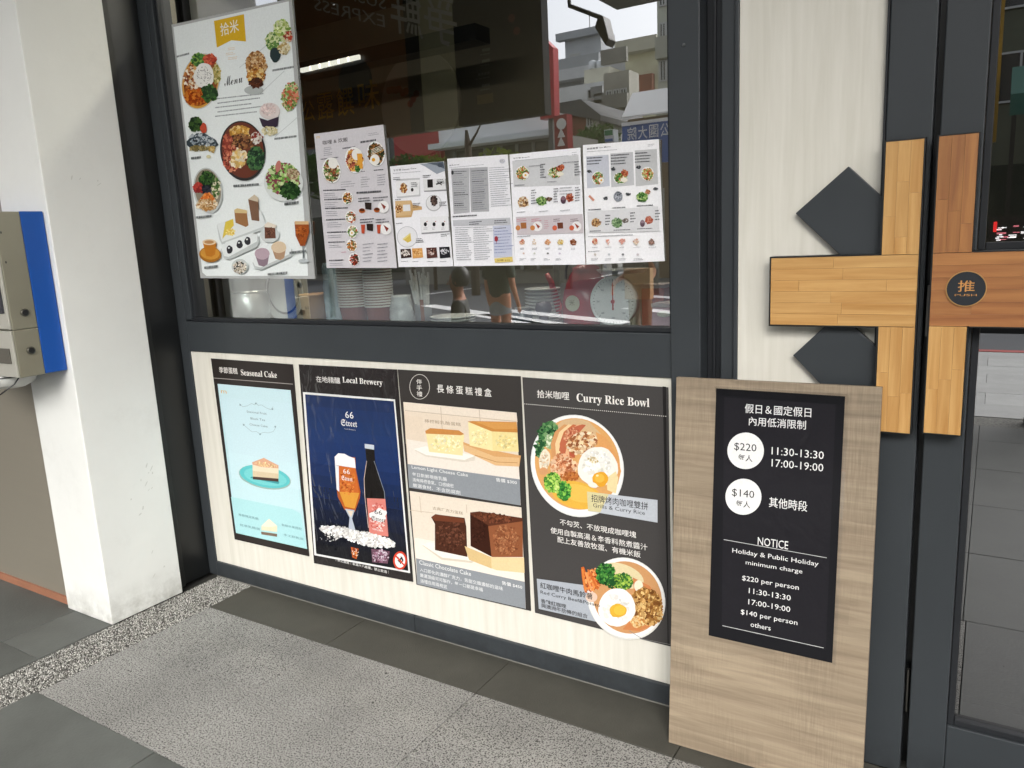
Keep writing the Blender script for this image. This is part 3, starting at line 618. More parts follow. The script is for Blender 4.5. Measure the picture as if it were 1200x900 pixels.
# --- poster 3
t, p = sheet('poster', 'poster with a lemon cheese cake above a dark chocolate cake', 'poster', ((466, 433), (610, 441), (622, 716), (488, 685)), PM_gloss, '#3a3735', crop=(460, 430, 3.103), group=GP, seed=3)
p.line([(118 + 0, 88), (126, 92)], .5, '#3a3735')
for a in range(0, 360, 12): p.line([(99 + 36 * math.cos(R_(a)), 72 + 45 * math.sin(R_(a))), (99 + 36 * math.cos(R_(a + 12)), 72 + 45 * math.sin(R_(a + 12)))], 1.8, '#d9d5cf')
for i, ch in enumerate('伴手禮'): p.text(ch, 88 + i * .8, 62 + i * 22, 108 + i * .8, 63 + i * 22, 18, '#efebe5')
for i, ch in enumerate('長條蛋糕禮盒'): p.text(ch, 163 + i * 34.5, 93 + i * 2.6, 189 + i * 34.5, 95 + i * 2.6, 29, '#f4f1ec')
p.poly([(40, 127), (452, 166), (467, 503), (62, 438)], '#e6d6c2')
p.poly([(40, 127), (452, 166), (455, 200), (44, 160)], '#e9dccb'); p.poly([(44, 175), (110, 182), (116, 300), (50, 280)], '#e4d3be'); p.poly([(52, 262), (455, 330), (464, 410), (58, 352)], '#ebe2d6')
for a, b in (((46, 158), (452, 198)), ((176, 145), (182, 230)), ((316, 155), (320, 200))): p.line([a, b], 2.5, '#c5b39e')
p.text('檸檬輕乳酪蛋糕', 118, 202, 250, 216, 13, '#a89580')
p.poly([(80, 302), (122, 290), (302, 322), (300, 340), (262, 346), (120, 325)], '#dcd2c3'); p.poly([(78, 298), (120, 288), (302, 322), (262, 338), (124, 320)], '#f3efe6')
p.poly([(122, 238), (262, 244), (256, 322), (134, 308)], '#f0e0a8'); p.poly([(120, 232), (138, 222), (242, 230), (262, 244), (250, 248), (122, 242)], '#c98b4b'); p.scat(196, 276, 58, 32, ['#f4e8b8', '#eddc9c', '#f7eec6'], 60, 6)
p.poly([(258, 272), (304, 290), (468, 322), (462, 362), (390, 358), (262, 306)], '#d9a66d'); p.poly([(258, 280), (372, 325), (462, 330), (462, 362), (376, 358), (262, 305)], '#e2b986'); p.line([(300, 320), (380, 345), (455, 348)], 2, '#b8854f')
p.poly([(276, 200), (362, 225), (366, 305), (282, 285)], '#f3e3aa'); p.poly([(362, 225), (455, 236), (460, 308), (366, 305)], '#eedc9c'); p.poly([(274, 198), (292, 196), (452, 200), (456, 238), (362, 234)], '#c98a45'); p.poly([(300, 198), (450, 202), (453, 225), (372, 226)], '#d59a55')
p.scat(320, 255, 34, 34, ['#f7eab8', '#efdca0'], 40, 6); p.scat(412, 270, 40, 26, ['#f3e5ae', '#e9d48e'], 40, 6)
p.poly([(56, 352), (464, 408), (467, 503), (62, 438)], '#8f9499')
p.text('Lemon Light Cheese Cake', 72, 372, 276, 400, 15, '#f0f0ee')
for i, s_ in enumerate(('每日新鮮現做乳酪', '清爽檸檬香氣，口感綿密', '嚴選食材、不含防腐劑')): p.text(s_, 74 + i, 396 + i * 20, 200 + i * 24, 413 + i * 21, 14, '#e3e4e4')
p.text('售價 $300', 378, 416, 454, 430, 14, '#eeeeec')
p.poly([(64, 450), (470, 510), (486, 878), (92, 788)], '#e5d9c8'); p.poly([(82, 620), (478, 690), (482, 780), (86, 695)], '#efe7da')
for a, b in (((66, 520), (150, 530)), ((100, 470), (106, 530)), ((270, 500), (272, 530))): p.line([a, b], 2.2, '#cbb9a3')
p.text('古典巧克力蛋糕', 148, 518, 258, 534, 12, '#a2917c')
p.poly([(110, 648), (140, 640), (322, 692), (290, 712), (180, 700)], '#d7cbb9'); p.poly([(108, 644), (140, 637), (322, 690), (286, 704), (182, 692)], '#f1ece1')
p.poly([(142, 545), (160, 535), (264, 548), (270, 580), (274, 690), (156, 665), (156, 570)], '#4a2a1d'); p.scat(212, 612, 56, 62, ['#5b3627', '#3f2216', '#6a4231', '#4d2c1e'], 130, 6); p.poly([(142, 545), (158, 534), (240, 548), (264, 552), (262, 566), (156, 558)], '#6d3c28')
p.poly([(264, 650), (360, 690), (480, 692), (482, 748), (380, 738), (280, 700)], '#e8cf9f'); p.poly([(264, 650), (360, 690), (362, 732), (280, 700)], '#d9bc86')
p.poly([(284, 528), (318, 524), (474, 548), (476, 690), (360, 688), (286, 650)], '#5a3222'); p.poly([(284, 535), (350, 575), (362, 688), (286, 650)], '#3a1e14'); p.poly([(350, 578), (474, 560), (476, 690), (362, 690)], '#8f5738')
p.scat(416, 628, 52, 56, ['#a06644', '#7f492d', '#b17a55', '#8a5234'], 150, 6); p.scat(370, 548, 76, 18, ['#6b3d2a', '#7c4a33', '#532c1d'], 70, 6, rot=5); p.scat(318, 600, 28, 46, ['#42241a', '#331a11'], 40, 6)
p.poly([(88, 694), (483, 780), (486, 878), (92, 788)], '#8f9499')
p.text('Classic Chocolate Cake', 100, 716, 288, 760, 15, '#f0f0ee')
for i, s_ in enumerate(('入口即化的濃醇巧克力，苦甜交織濃郁的滋味', '嚴選頂級可可製作，每一口都是幸福', '送禮自用兩相宜')): p.text(s_, 102 + i, 742 + i * 20, (404, 330, 200)[i], 812 + i * 12 - (0, 20, 50)[i], 14, '#e3e4e4')
p.text('售價 $450', 400, 790, 474, 806, 14, '#eeeeec')
p.done(t, PM_gloss)
# --- poster 4
t, p = sheet('poster', 'grey curry rice bowl poster with two bowls of curry and egg', 'poster', ((612, 442), (783, 454), (787, 758), (627, 718)), PM_gloss, '#454342', crop=(610, 440, 5), group=GP, seed=4)
p.poly([(832, 64), (853, 66), (858, 700), (862, 1580), (868, 1585)], '#262424')
p.text('拾米咖哩', 98, 130, 286, 142, 46, '#f2efe9'); p.text(serif('Curry Rice Bowl'), 330, 166, 756, 186, 62, '#f4f1eb')
for i in range(70):
    f = i / 70; p.poly([(22 + 838 * f, 164 + 74 * f), (28 + 838 * f, 164.5 + 74 * f), (28 + 838 * f, 168.5 + 74 * f), (22 + 838 * f, 168 + 74 * f)], '#dcd8d2', up=False)
p.up()
def bowl_a():
    p.ell(333, 530, 268, 305, '#e9e9e6', rot=-22, n=48); p.ell(333, 528, 262, 298, '#f3f3f1', rot=-22, n=48); p.ell(334, 518, 246, 272, '#dfa868', rot=-22, n=48)
    p.poly([(170, 330), (250, 262), (340, 252), (400, 270), (470, 340), (420, 420), (300, 440), (180, 430)], '#d7b58a')
    p.ell(330, 700, 150, 78, '#e8b54a', rot=14); p.ell(345, 690, 110, 50, '#efc05a', rot=14)
    p.poly([(440, 330), (500, 360), (566, 470), (590, 560), (570, 640), (540, 520), (470, 430)], '#e0a263')
    p.scat(165, 345, 60, 75, ['#2d5a34', '#3d7040', '#1f4228', '#5c8a56', '#7ba06c'], 110, 17, rot=20); p.scat(112, 430, 26, 55, ['#2d5a34', '#24502e', '#6f9a68'], 40, 13); p.scat(170, 390, 22, 46, ['#9dba88', '#d9e2c4'], 26, 12)
    for i in range(5):
        x = 196 + i * 26; p.poly([(x - 12, 480), (x - 18, 400), (x + 6, 330), (x + 60, 286), (x + 84, 290), (x + 40, 340), (x + 22, 410), (x + 20, 482)], ['#d59a66', '#efcf9e', '#c4704a', '#e6b58a', '#b85c40'][i])
    p.poly([(226, 440), (240, 370), (290, 310), (352, 288), (374, 292), (340, 345), (276, 400), (262, 462)], '#bf6a4c'); p.scat(300, 350, 50, 40, ['#cf8663', '#a8533a', '#e2ab86'], 30, 10, rot=-40)
    p.scat(360, 395, 92, 62, ['#e6c59c', '#d6a878', '#f2dfc0', '#b87848', '#9a5c38', '#efd3a8'], 190, 15, rot=-18)
    p.scat(255, 530, 78, 70, ['#d79468', '#c47850', '#e8b58c', '#a85c3a', '#efc8a4'], 150, 16, rot=20); p.scat(290, 590, 60, 26, ['#c0743c', '#a45a2c'], 40, 10)
    p.ell(142, 496, 32, 66, '#f0e4cc', rot=8, wob=.06); p.scat(142, 498, 24, 56, ['#f5ecda', '#e6d4b6', '#d9b894'], 30, 10); p.ell(136, 560, 26, 22, '#d9a070')
    p.ell(455, 535, 118, 116, '#f2efe6', rot=10, n=36, wob=.04); p.poly([(505, 600), (560, 560), (575, 600), (560, 690), (510, 670)], '#ecd9a6')
    p.scat(450, 520, 84, 84, ['#f7f5ee', '#ece8dc', '#fbfaf6'], 60, 18); p.scat(425, 495, 36, 22, ['#dccba0', '#cdb884'], 10, 8)
    p.ell(470, 606, 46, 44, '#e8a834', wob=.07); p.ell(466, 600, 28, 26, '#f0bc4c'); p.ell(452, 585, 8, 6, '#fbe9b8')
    p.ell(425, 640, 30, 16, '#f0ece0', rot=20)
    p.scat(190, 625, 48, 62, ['#4c8a35', '#6fae3e', '#2f6a2c', '#93c450', '#b5d46a'], 150, 11, asp=1.1); p.scat(258, 675, 42, 58, ['#3f8a3a', '#5faa42', '#2a6a30', '#8cc452'], 130, 11, asp=1.1); p.scat(215, 650, 12, 40, ['#a8cf60', '#d0e488'], 20, 9)
bowl_a()
p.poly([(392, 678), (805, 728), (805, 860), (398, 792)], '#c3c8cf'); p.poly([(392, 678), (520, 694), (470, 800), (398, 792)], '#d9cfa0')
p.text('招牌烤肉咖哩雙拼', 418, 738, 750, 780, 44, '#3a3a3a'); p.text('Grills & Curry Rice', 428, 776, 732, 818, 30, '#3a3a3a')
p.crop(610, 590, 5)
for s_, a, b, x1 in (('不勾芡、不放現成咖哩塊', 234, 124, 680), ('使用自製高湯＆辛香料熬煮醬汁', 180, 172, 746), ('配上友善放牧蛋、有機米飯', 220, 226, 706)): p.text(s_, a, b, x1, b + 84, 36, '#f0ede8')
p.poly([(98, 438), (390, 478), (480, 520), (500, 690), (490, 700), (110, 615)], '#aeb4bc')
p.poly([(358, 372), (374, 368), (400, 440), (470, 520), (380, 520), (362, 430)], '#c9632c')
p.ell(622, 555, 222, 248, '#e6e5e0', rot=-32, n=48); p.ell(622, 552, 216, 240, '#f4f3f0', rot=-32, n=48); p.ell(628, 548, 196, 218, '#cf9a68', rot=-32, n=48)
p.ell(600, 420, 130, 66, '#e3d3a8', rot=20); p.poly([(660, 430), (760, 480), (830, 600), (800, 700), (700, 745), (600, 735), (680, 640)], '#cf8552')
p.scat(425, 448, 50, 68, ['#e28a4a', '#c9602c', '#f0a868', '#8a3c1c', '#d9763a'], 120, 13, rot=15, asp=3); p.line([(366, 380), (380, 500)], 12, '#d9813e'); p.line([(384, 400), (420, 505)], 12, '#e79a5c'); p.line([(410, 410), (455, 500)], 11, '#c9692f')
p.scat(500, 410, 58, 66, ['#2f6e30', '#1f5226', '#4c8c3c', '#6aa44a', '#173f1e'], 190, 11, asp=1.1); p.scat(600, 455, 62, 52, ['#2f6430', '#1f4a22', '#7ea83e', '#a8c454', '#3f7a34'], 180, 10, asp=1.1); p.scat(535, 470, 22, 30, ['#25552a'], 20, 9)
p.ell(695, 480, 26, 34, '#efe6cc'); p.scat(745, 600, 92, 118, ['#b98a4c', '#9a6a34', '#d6aa6a', '#7c4e24', '#e4c080', '#a8773c'], 300, 15, rot=-28); p.scat(690, 690, 40, 36, ['#e0b070', '#c48848', '#f0d09a'], 50, 12)
p.ell(568, 606, 108, 112, '#f5f2ec', rot=10, n=36, wob=.035); p.scat(566, 606, 84, 88, ['#faf9f5', '#f0ece4'], 50, 18); p.ell(575, 624, 50, 40, '#e2b23c', wob=.08); p.ell(584, 622, 34, 28, '#eec04a')
p.ell(420, 545, 34, 30, '#e3c6b2'); 
p.text('紅咖哩牛肉馬鈴薯', 120, 492, 426, 550, 36, '#33312f'); p.text('Red Curry Beef&Potato', 122, 530, 470, 602, 25, '#33312f'); p.text('香辣紅咖哩', 124, 578, 272, 602, 25, '#33312f'); p.text('與澳洲牛肋條的組合', 126, 606, 398, 668, 26, '#33312f')
p.line([(640, 742), (720, 790), (880, 822)], 3, '#8a8886')
p.done(t, PM_gloss)

# ================================================================ LEANING NOTICE BOARD
B0, B1 = Vector((-.768, 2.024, 0.001)), Vector((-.2235, 2.040, 0.001))
Ub = (B1 - B0).normalized(); top = Vector((-.7635, 2.128, 1.130)); Vb = (top - B0); Vb -= Ub * Vb.dot(Ub); Hb = 1.131; Vb.normalize(); Nb = Ub.cross(Vb).normalized()
if Nb.y > 0: Nb = -Nb
nb = thing('notice_board', 'wood-grained board leaning on the shopfront with a black holiday price notice', 'notice board', tuple((B0 + B1) / 2))
Wb = (B1 - B0).length; mb = MB()
def bp(u, v, h=0): return B0 + Ub * u + Vb * v + Nb * h
mb.prism([bp(0, 0), bp(Wb, 0), bp(Wb, Hb), bp(0, Hb)], -Nb * .018)
m = wood_mat('limed_oak', '#796a58', '#9a8b75', axis='X', scale=1.1, rough=.55, rand=0.0, fine=.5)
def tune(m):
    n = m.node_tree.nodes; L = m.node_tree.links; b = n['Principled BSDF']; g = n.new('ShaderNodeNewGeometry')
    src = b.inputs['Base Color'].links[0].from_socket
    mp = n.new('ShaderNodeMapping'); mp.inputs['Scale'].default_value = (2.3, 1, 9); L.new(g.outputs['Position'], mp.inputs[0])
    v = n.new('ShaderNodeTexVoronoi'); v.distance = 'CHEBYCHEV'; v.inputs['Scale'].default_value = 1.1; L.new(mp.outputs[0], v.inputs['Vector'])
    sp = n.new('ShaderNodeSeparateColor'); L.new(v.outputs['Color'], sp.inputs[0])
    r = n.new('ShaderNodeMapRange'); r.inputs[3].default_value = .9; r.inputs[4].default_value = 1.1; L.new(sp.outputs[0], r.inputs[0])
    # fine saw marks across the grain
    mp2 = n.new('ShaderNodeMapping'); mp2.inputs['Scale'].default_value = (260, 20, 14); L.new(g.outputs['Position'], mp2.inputs[0])
    t = n.new('ShaderNodeTexNoise'); t.inputs['Scale'].default_value = 1; t.inputs['Detail'].default_value = 3; L.new(mp2.outputs[0], t.inputs['Vector'])
    r2 = n.new('ShaderNodeMapRange'); r2.inputs[1].default_value = .35; r2.inputs[2].default_value = .65; r2.inputs[3].default_value = .86; r2.inputs[4].default_value = 1.08; L.new(t.outputs[0], r2.inputs[0])
    tp = n.new('ShaderNodeTexNoise'); tp.inputs['Scale'].default_value = 5; tp.inputs['Detail'].default_value = 3; L.new(g.outputs['Position'], tp.inputs['Vector'])
    rp = n.new('ShaderNodeMapRange'); rp.inputs[1].default_value = .4; rp.inputs[2].default_value = .65; L.new(tp.outputs[0], rp.inputs[0])
    mk = n.new('ShaderNodeMix'); L.new(rp.outputs[0], mk.inputs[0]); mk.inputs[2].default_value = 1; L.new(r2.outputs[0], mk.inputs[3])
    mu = n.new('ShaderNodeMath'); mu.operation = 'MULTIPLY'; L.new(r.outputs[0], mu.inputs[0]); L.new(mk.outputs[0], mu.inputs[1])
    h = n.new('ShaderNodeHueSaturation'); L.new(src, h.inputs['Color']); L.new(mu.outputs[0], h.inputs['Value']); L.new(h.outputs[0], b.inputs['Base Color'])
tune(m)
mb.build('board', m, nb, bevel=.0012)
Bp = Print((780, 430, 1.915), plane=(B0 + Nb * .0015, Ub, Vb, Nb), seed=9)
p = Bp; p.h = 0
def pl_quad(pts, c, name, mt, th=.0012):
    pp = [p.W(*p.P(*q)) for q in pts]; m_ = MB(); m_.prism(pp, Nb * th); m_.c = [hx(c, .92)] * len(m_.f); return m_.build(name, mt, nb, attr=True)
clear = bpy.data.materials.new('clear_sleeve')
clear = glass_mat('clear_sleeve_film', .03, tint=(.97, .97, .97))
pl_quad([(114, 48), (403, 66), (374, 664), (97, 602)], '#1c1c1f', 'notice_sheet', PM_gloss)
p.h = .0016
p.poly([(132, 68), (382, 84), (360, 634), (126, 582)], '#242327')
p.text('假日＆國定假日', 178, 103, 327, 110, 21, '#e9e9e8'); p.text('內用低消限制', 187, 131, 315, 137, 20, '#e9e9e8')
for cx, cy, r, a, b in ((180, 188, 41, '$220', '每人'), (175, 291, 40.5, '$140', '每人')):
    p.ell(cx, cy, r, r, '#eeeeec', n=40); p.text(a, cx - 26, cy, cx + 24, cy + 4, 19, '#2b2b2b'); p.text(b, cx - 17, cy + 22, cx + 15, cy + 25, 15, '#2b2b2b')
p.text('11:30-13:30', 238, 196, 355, 206, 17, '#f0f0ee'); p.text('17:00-19:00', 238, 223, 354, 233, 17, '#f0f0ee'); p.text('其他時段', 232, 314, 318, 322, 23, '#f0f0ee')
p.text('NOTICE', 207, 399, 275, 410, 18, '#f0f0ee'); p.line([(131, 387), (362, 428)], 1.3, '#c9c9c7'); p.line([(128, 580), (355, 630)], 1.3, '#c9c9c7')
p.text('Holiday & Public Holiday', 150, 419, 343, 452, 13, '#f0f0ee'); p.text('minimum charge', 180, 445, 307, 466, 12, '#f0f0ee')
p.text('$220 per person', 172, 481, 299, 500, 14, '#f0f0ee'); p.text('11:30-13:30', 187, 507, 281, 521, 12, '#f0f0ee'); p.text('17:00-19:00', 186, 532, 280, 547, 12, '#f0f0ee')
p.text('$140 per person', 169, 557, 296, 578, 14, '#f0f0ee'); p.text('others', 191, 582, 236, 590, 11, '#f0f0ee')
p.done(nb, print_mat('notice_print', rough=.3, wr=.25, wscale=14, coat=.12, stretch=(1, 1, .8)))
p.h = .0075
pl_quad([(110, 42), (409, 60), (402, 84), (116, 62)], '#ffffff', 'clear_sleeve', clear, .0006); pl_quad([(404, 62), (413, 63), (383, 668), (376, 664)], '#ffffff', 'clear_sleeve', clear, .0006)

# ================================================================ MENUS taped on the window
YM = FY + .0215
GM = 'menus taped on the window'
PAL_C = ['#c8742f', '#8a3a1c', '#e0b070', '#3f6a30', '#f0e4cc', '#5a2a18', '#d9943c', '#2f5228']
PAL_G = ['#4f7f3a', '#7ba254', '#2f5a2c', '#b9cf8a', '#c6503a', '#e9dfc0']
PAL_B = ['#a8632f', '#6b3a1e', '#d9a860', '#8a4f28', '#e8cc98']
t, p = sheet('menu', 'tall framed menu with many dishes and a yellow ribbon, leftmost in the window', 'menu', ((201, 29), (341, -2), (369, 327), (235, 326)), PM_gloss, '#aeb0af', y=YM, crop=(190, 0, 5.294), seed=21, th=.004)
p.poly([(70, 168), (786, 8), (903, 1640), (905, 1712), (275, 1712), (250, 1690)], '#eef4f3')
p.poly([(322, 130), (508, 88), (521, 258), (430, 250), (340, 296)], '#deb21e'); p.text('拾米', 366, 226, 480, 205, 80, '#f5f0e4')
for k, (a, b) in enumerate(((410, 290), (396, 322), (410, 350))): p.dashes(a, b + 10, a + 70, b, 2, '#e6cfae', 4, dy=10)
p.text(script('Menu'), 388, 536, 502, 520, 60, '#2a2a2c')
p.dashes(92, 352, 190, 326, 1, '#5a5f60', 12, fill=1.2)
for k in range(5): p.dashes(330 + (k % 2) * 14, 608 + k * 27 + 6, 600 - (k % 2) * 20, 584 + k * 27, 1, '#7e8586', 7, fill=1.3)
p.dashes(684, 438, 800, 418, 1, '#5a5f60', 13, fill=1.2); p.dashes(698, 862, 860, 842, 1, '#5a5f60', 13, fill=1.2)
for a, b in (((480, 420), (700, 240)), ((570, 560), (640, 470)), ((600, 590), (760, 440)), ((700, 850), (850, 720))): p.line([a, b], 3, '#c3c9c8')
# soup bowl
p.ell(242, 505, 118, 176, '#c9cdca', rot=12, n=40); p.ell(240, 505, 112, 170, '#d9a24a', rot=12, n=40); p.ell(242, 500, 104, 160, '#8c4a22', rot=12, n=40)
p.scat(195, 480, 62, 80, ['#b9743a', '#e9dcc4', '#7a3818', '#d8a468', '#f0e8da'], 150, 13, rot=20); p.scat(210, 600, 72, 52, ['#b4531c', '#8a3410', '#cf7a2c'], 90, 14); p.scat(228, 372, 44, 40, ['#2c5a2a', '#4c8238', '#1e4420', '#88aa50'], 80, 13)
p.scat(300, 368, 40, 32, ['#b8402c', '#d9694a', '#8c2c1e'], 60, 12); p.scat(338, 460, 28, 60, ['#b9a860', '#8c8a40', '#d8cc94'], 60, 12); p.ell(262, 470, 62, 78, '#ecebe6', wob=.06); p.scat(262, 470, 48, 60, ['#4a4a48', '#8a8a86'], 30, 4); p.scat(295, 580, 50, 52, ['#2c4e26', '#1c3a1c', '#44702f'], 60, 18)
# meat, greens on the right
p.ell(572, 560, 60, 28, '#b9bfbd'); p.scat(586, 400, 66, 84, ['#c79a68', '#a8743c', '#dfbf92', '#8a5a2c'], 190, 14); p.scat(586, 470, 56, 50, ['#d6a24a', '#b9782c', '#8a4f1e', '#edd090'], 90, 12); p.scat(586, 515, 42, 30, ['#5c2c16', '#3a1c10'], 40, 12)
p.scat(745, 190, 50, 70, ['#cdd98c', '#a8c060', '#e3e8b8', '#86a84a'], 120, 14); p.scat(690, 260, 42, 60, ['#8cab58', '#5a8440', '#d6dfa8'], 80, 13); p.ell(706, 340, 34, 46, '#2c3a3c', wob=.08); p.scat(760, 300, 36, 38, ['#cfc094', '#e6dcb8', '#b89c60'], 50, 12); p.scat(786, 228, 24, 36, ['#c24a32', '#8c3a28', '#e3d2b0'], 40, 11)
p.scat(800, 600, 52, 92, ['#7fa052', '#b65a40', '#c8d49a', '#48702f', '#d98a70'], 160, 13, rot=10)
p.ell(672, 690, 64, 52, '#e3d8d4'); p.scat(666, 680, 50, 38, ['#ecd9d4', '#dcc4c0'], 40, 9); p.poly([(606, 730), (660, 748), (728, 724), (722, 780), (680, 812), (626, 784)], '#3b2f40'); p.scat(672, 812, 50, 28, ['#c9bf90', '#e0d8b4'], 40, 10)
# fish and sides
p.scat(214, 772, 40, 44, ['#2f4a2c', '#44602f', '#1c2e1c'], 70, 13); p.ell(262, 796, 20, 32, '#c05038', wob=.1)
p.crop(190, 160, 5)
p.poly([(148, 30), (180, -6), (250, -20), (320, 20), (336, 50), (300, 70), (240, 84), (180, 78), (150, 50)], '#39444a'); p.scat(240, 24, 84, 36, ['#2c363c', '#8c98a0', '#4a565e', '#c4ccd0'], 110, 11, rot=12); p.scat(225, 70, 70, 14, ['#a89868', '#786a40'], 40, 9); p.scat(298, 74, 18, 20, ['#d8c088', '#b89850'], 16, 8)
p.dashes(176, 128, 240, 120, 1, '#5a5f60', 13, fill=1.2); p.ell(278, 118, 14, 10, '#d9d2a8')
# dark bowl in the middle
p.ell(478, 84, 132, 176, '#2f2c2c', rot=-8, n=40); p.ell(478, 80, 122, 164, '#6a3424', rot=-8, n=40)
p.scat(460, -20, 60, 46, ['#d8a850', '#b98230', '#ecd090'], 80, 13); p.scat(470, 30, 80, 44, ['#5c3420', '#8c5a34', '#3a2014', '#a8784a'], 140, 12); p.scat(415, 130, 52, 74, ['#8a3428', '#b0503c', '#6a2418', '#d88a6a'], 110, 14); p.scat(455, 130, 44, 60, ['#e6cfa0', '#d9b468', '#f2e6cc'], 60, 16, rot=20); p.scat(555, 130, 50, 70, ['#24422c', '#183020', '#3a5e38', '#4c7a44'], 140, 14); p.scat(560, 10, 30, 34, ['#e8e2da', '#8a2c24', '#c4b8ac'], 40, 12); p.scat(390, 40, 26, 60, ['#8c3a2a', '#c46a50'], 40, 12)
p.dashes(424, 290, 570, 280, 1, '#5a5f60', 13, fill=1.25)
p.ell(718, 270, 116, 110, '#dadfdd', rot=20); p.scat(715, 250, 100, 96, ['#6f9a48', '#9abf6a', '#c8d8a0', '#3f6a30', '#8a3c50'], 260, 15, rot=10); p.scat(756, 320, 56, 50, ['#24421f', '#3c6030', '#182e18'], 90, 15); p.scat(770, 220, 40, 34, ['#c4b090', '#8a6c50'], 40, 9); p.ell(688, 175, 16, 34, '#c07a70', rot=10)
p.dashes(724, 396, 815, 384, 1, '#45494a', 16, fill=1.25)
p.ell(276, 316, 84, 134, '#c5cac8', rot=-8, n=36); p.ell(276, 312, 76, 122, '#8f8674', rot=-8, n=36); p.scat(270, 250, 48, 44, ['#2c4a28', '#44682f', '#1e321c'], 70, 13); p.scat(222, 300, 28, 30, ['#8c2c2c', '#b9463c'], 30, 13); p.scat(270, 310, 26, 26, ['#22242c', '#3a3c46'], 26, 12); p.scat(275, 368, 36, 32, ['#d8702c', '#e69048', '#b8541c'], 40, 14); p.scat(325, 300, 24, 60, ['#5c7c3a', '#3c5a2c', '#dcd4b8'], 60, 12); p.scat(270, 400, 66, 34, ['#d8b484', '#b08048', '#efe0c4'], 80, 11)
p.dashes(208, 474, 304, 464, 1, '#5a5f60', 13, fill=1.2)
# trays of cake
p.poly([(330, 520), (590, 440), (620, 520), (604, 545), (360, 632), (344, 600)], '#c6cccb'); p.poly([(330, 512), (590, 432), (616, 512), (596, 530), (360, 618)], '#e6ebea')
p.poly([(362, 600), (430, 520), (425, 482), (380, 500)], '#dcc24a'); p.scat(410, 560, 28, 20, ['#e3b93c', '#f0da80'], 26, 8)
p.poly([(432, 430), (505, 438), (516, 520), (500, 530), (440, 505)], '#9c6f46'); p.poly([(432, 430), (450, 420), (505, 432), (508, 450), (436, 448)], '#d8c08c'); p.poly([(514, 368), (572, 380), (580, 496), (534, 490)], '#7d5d48'); p.poly([(514, 368), (550, 340), (574, 360), (574, 384)], '#cfc0a8')
p.poly([(354, 660), (380, 620), (540, 566), (572, 580), (580, 620), (560, 650), (400, 722), (370, 712)], '#c3c9c8'); p.poly([(356, 652), (384, 618), (540, 564), (568, 578), (566, 614), (400, 705), (372, 700)], '#e9eeed')
for cx, cy in ((405, 662), (464, 632), (511, 612)): p.ell(cx, cy, 18, 24, '#2e2e34', wob=.1); p.ell(cx - 4, cy - 10, 6, 5, '#e4e6e6')
p.ell(640, 575, 56, 46, '#d2d8d7', rot=0); p.poly([(610, 520), (672, 528), (676, 596), (612, 598)], '#6a4434'); p.poly([(610, 516), (630, 500), (680, 520), (672, 536), (610, 530)], '#e8ddcc'); p.scat(642, 560, 26, 26, ['#7d5340', '#553226'], 30, 7)
p.poly([(540, 740), (560, 690), (740, 630), (772, 660), (770, 700), (590, 782), (552, 772)], '#bfc5c4'); p.poly([(542, 732), (562, 684), (740, 626), (768, 654), (764, 684), (588, 766), (554, 758)], '#e8edec')
for cx, cy, a, b in ((596, 690, '#8c7884', '#b8a2ac'), (694, 652, '#b39274', '#dcc6a8')): p.poly([(cx - 42, cy), (cx + 42, cy), (cx + 32, cy + 58), (cx + 10, cy + 72), (cx - 20, cy + 64)], a); p.ell(cx, cy - 4, 44, 34, b, wob=.03)
p.poly([(786, 500), (868, 500), (872, 560), (846, 640), (820, 640), (792, 580)], '#9c4f24'); p.poly([(788, 496), (868, 496), (868, 515), (788, 515)], '#dcb98a'); p.scat(828, 560, 30, 40, ['#b8642c', '#7c3a18', '#a85424'], 40, 9); p.line([(836, 640), (838, 715)], 8, '#8e9698'); p.ell(838, 728, 30, 11, '#b9c0c2'); p.line([(836, 660), (842, 710)], 4, '#3a3e40')
p.dashes(756, 682, 842, 670, 1, '#5a5f60', 14, fill=1.2)
p.ell(292, 690, 64, 46, '#a8702c', rot=4); p.ell(292, 684, 56, 36, '#cf9440', rot=4); p.poly([(248, 616), (328, 622), (322, 690), (300, 704), (270, 700)], '#c07a2c'); p.ell(287, 618, 40, 17, '#e6cfae'); p.ell(286, 618, 28, 10, '#b98a5c')
p.dashes(258, 768, 340, 758, 1, '#5a5f60', 13, fill=1.2); p.ell(466, 760, 48, 44, '#c9cfcd'); p.scat(466, 766, 40, 36, ['#3c3a38', '#d8cdb8', '#8c8070', '#e8e2d6'], 110, 7); p.dashes(630, 806, 748, 796, 1, '#45494a', 13, fill=1.2)
p.done(t, PM_gloss)
tag(MB().prism([at(392 - 2, 5, YM - .004), at(392, 5, YM - .004), at(392, 6, YM - .004), at(390, 6, YM - .004)], (0, .001, 0)).build('tape_scrap', mat('tape', '#b9bcb9', rough=.3)), 'tiny scrap of clear tape left on the window glass above the menus', 'tape')

def menu(lab, corners, crop, colr, seed): return sheet('menu', lab, 'menu', corners, PM_matte, colr, y=YM, crop=crop, group=GM, seed=seed, th=.0012)
INK = '#3c3e44'; INK2 = '#8a8c94'
def dish(p, cx, cy, rx, ry, pal, n=60, plate='#f2f2f0', sz=None, egg=None, rot=0):
    if plate: p.ell(cx, cy, rx, ry, '#b9b9ba', rot=rot, n=24); p.ell(cx - rx * .02, cy - ry * .03, rx * .96, ry * .96, plate, rot=rot, n=24)
    p.scat(cx, cy, rx * .84, ry * .84, pal, n, sz or rx * .2, rot=rot)
    if egg: p.ell(cx + egg[0], cy + egg[1], rx * .42, ry * .38, '#f4f2ea'); p.ell(cx + egg[0], cy + egg[1], rx * .15, ry * .14, '#e8b03c')
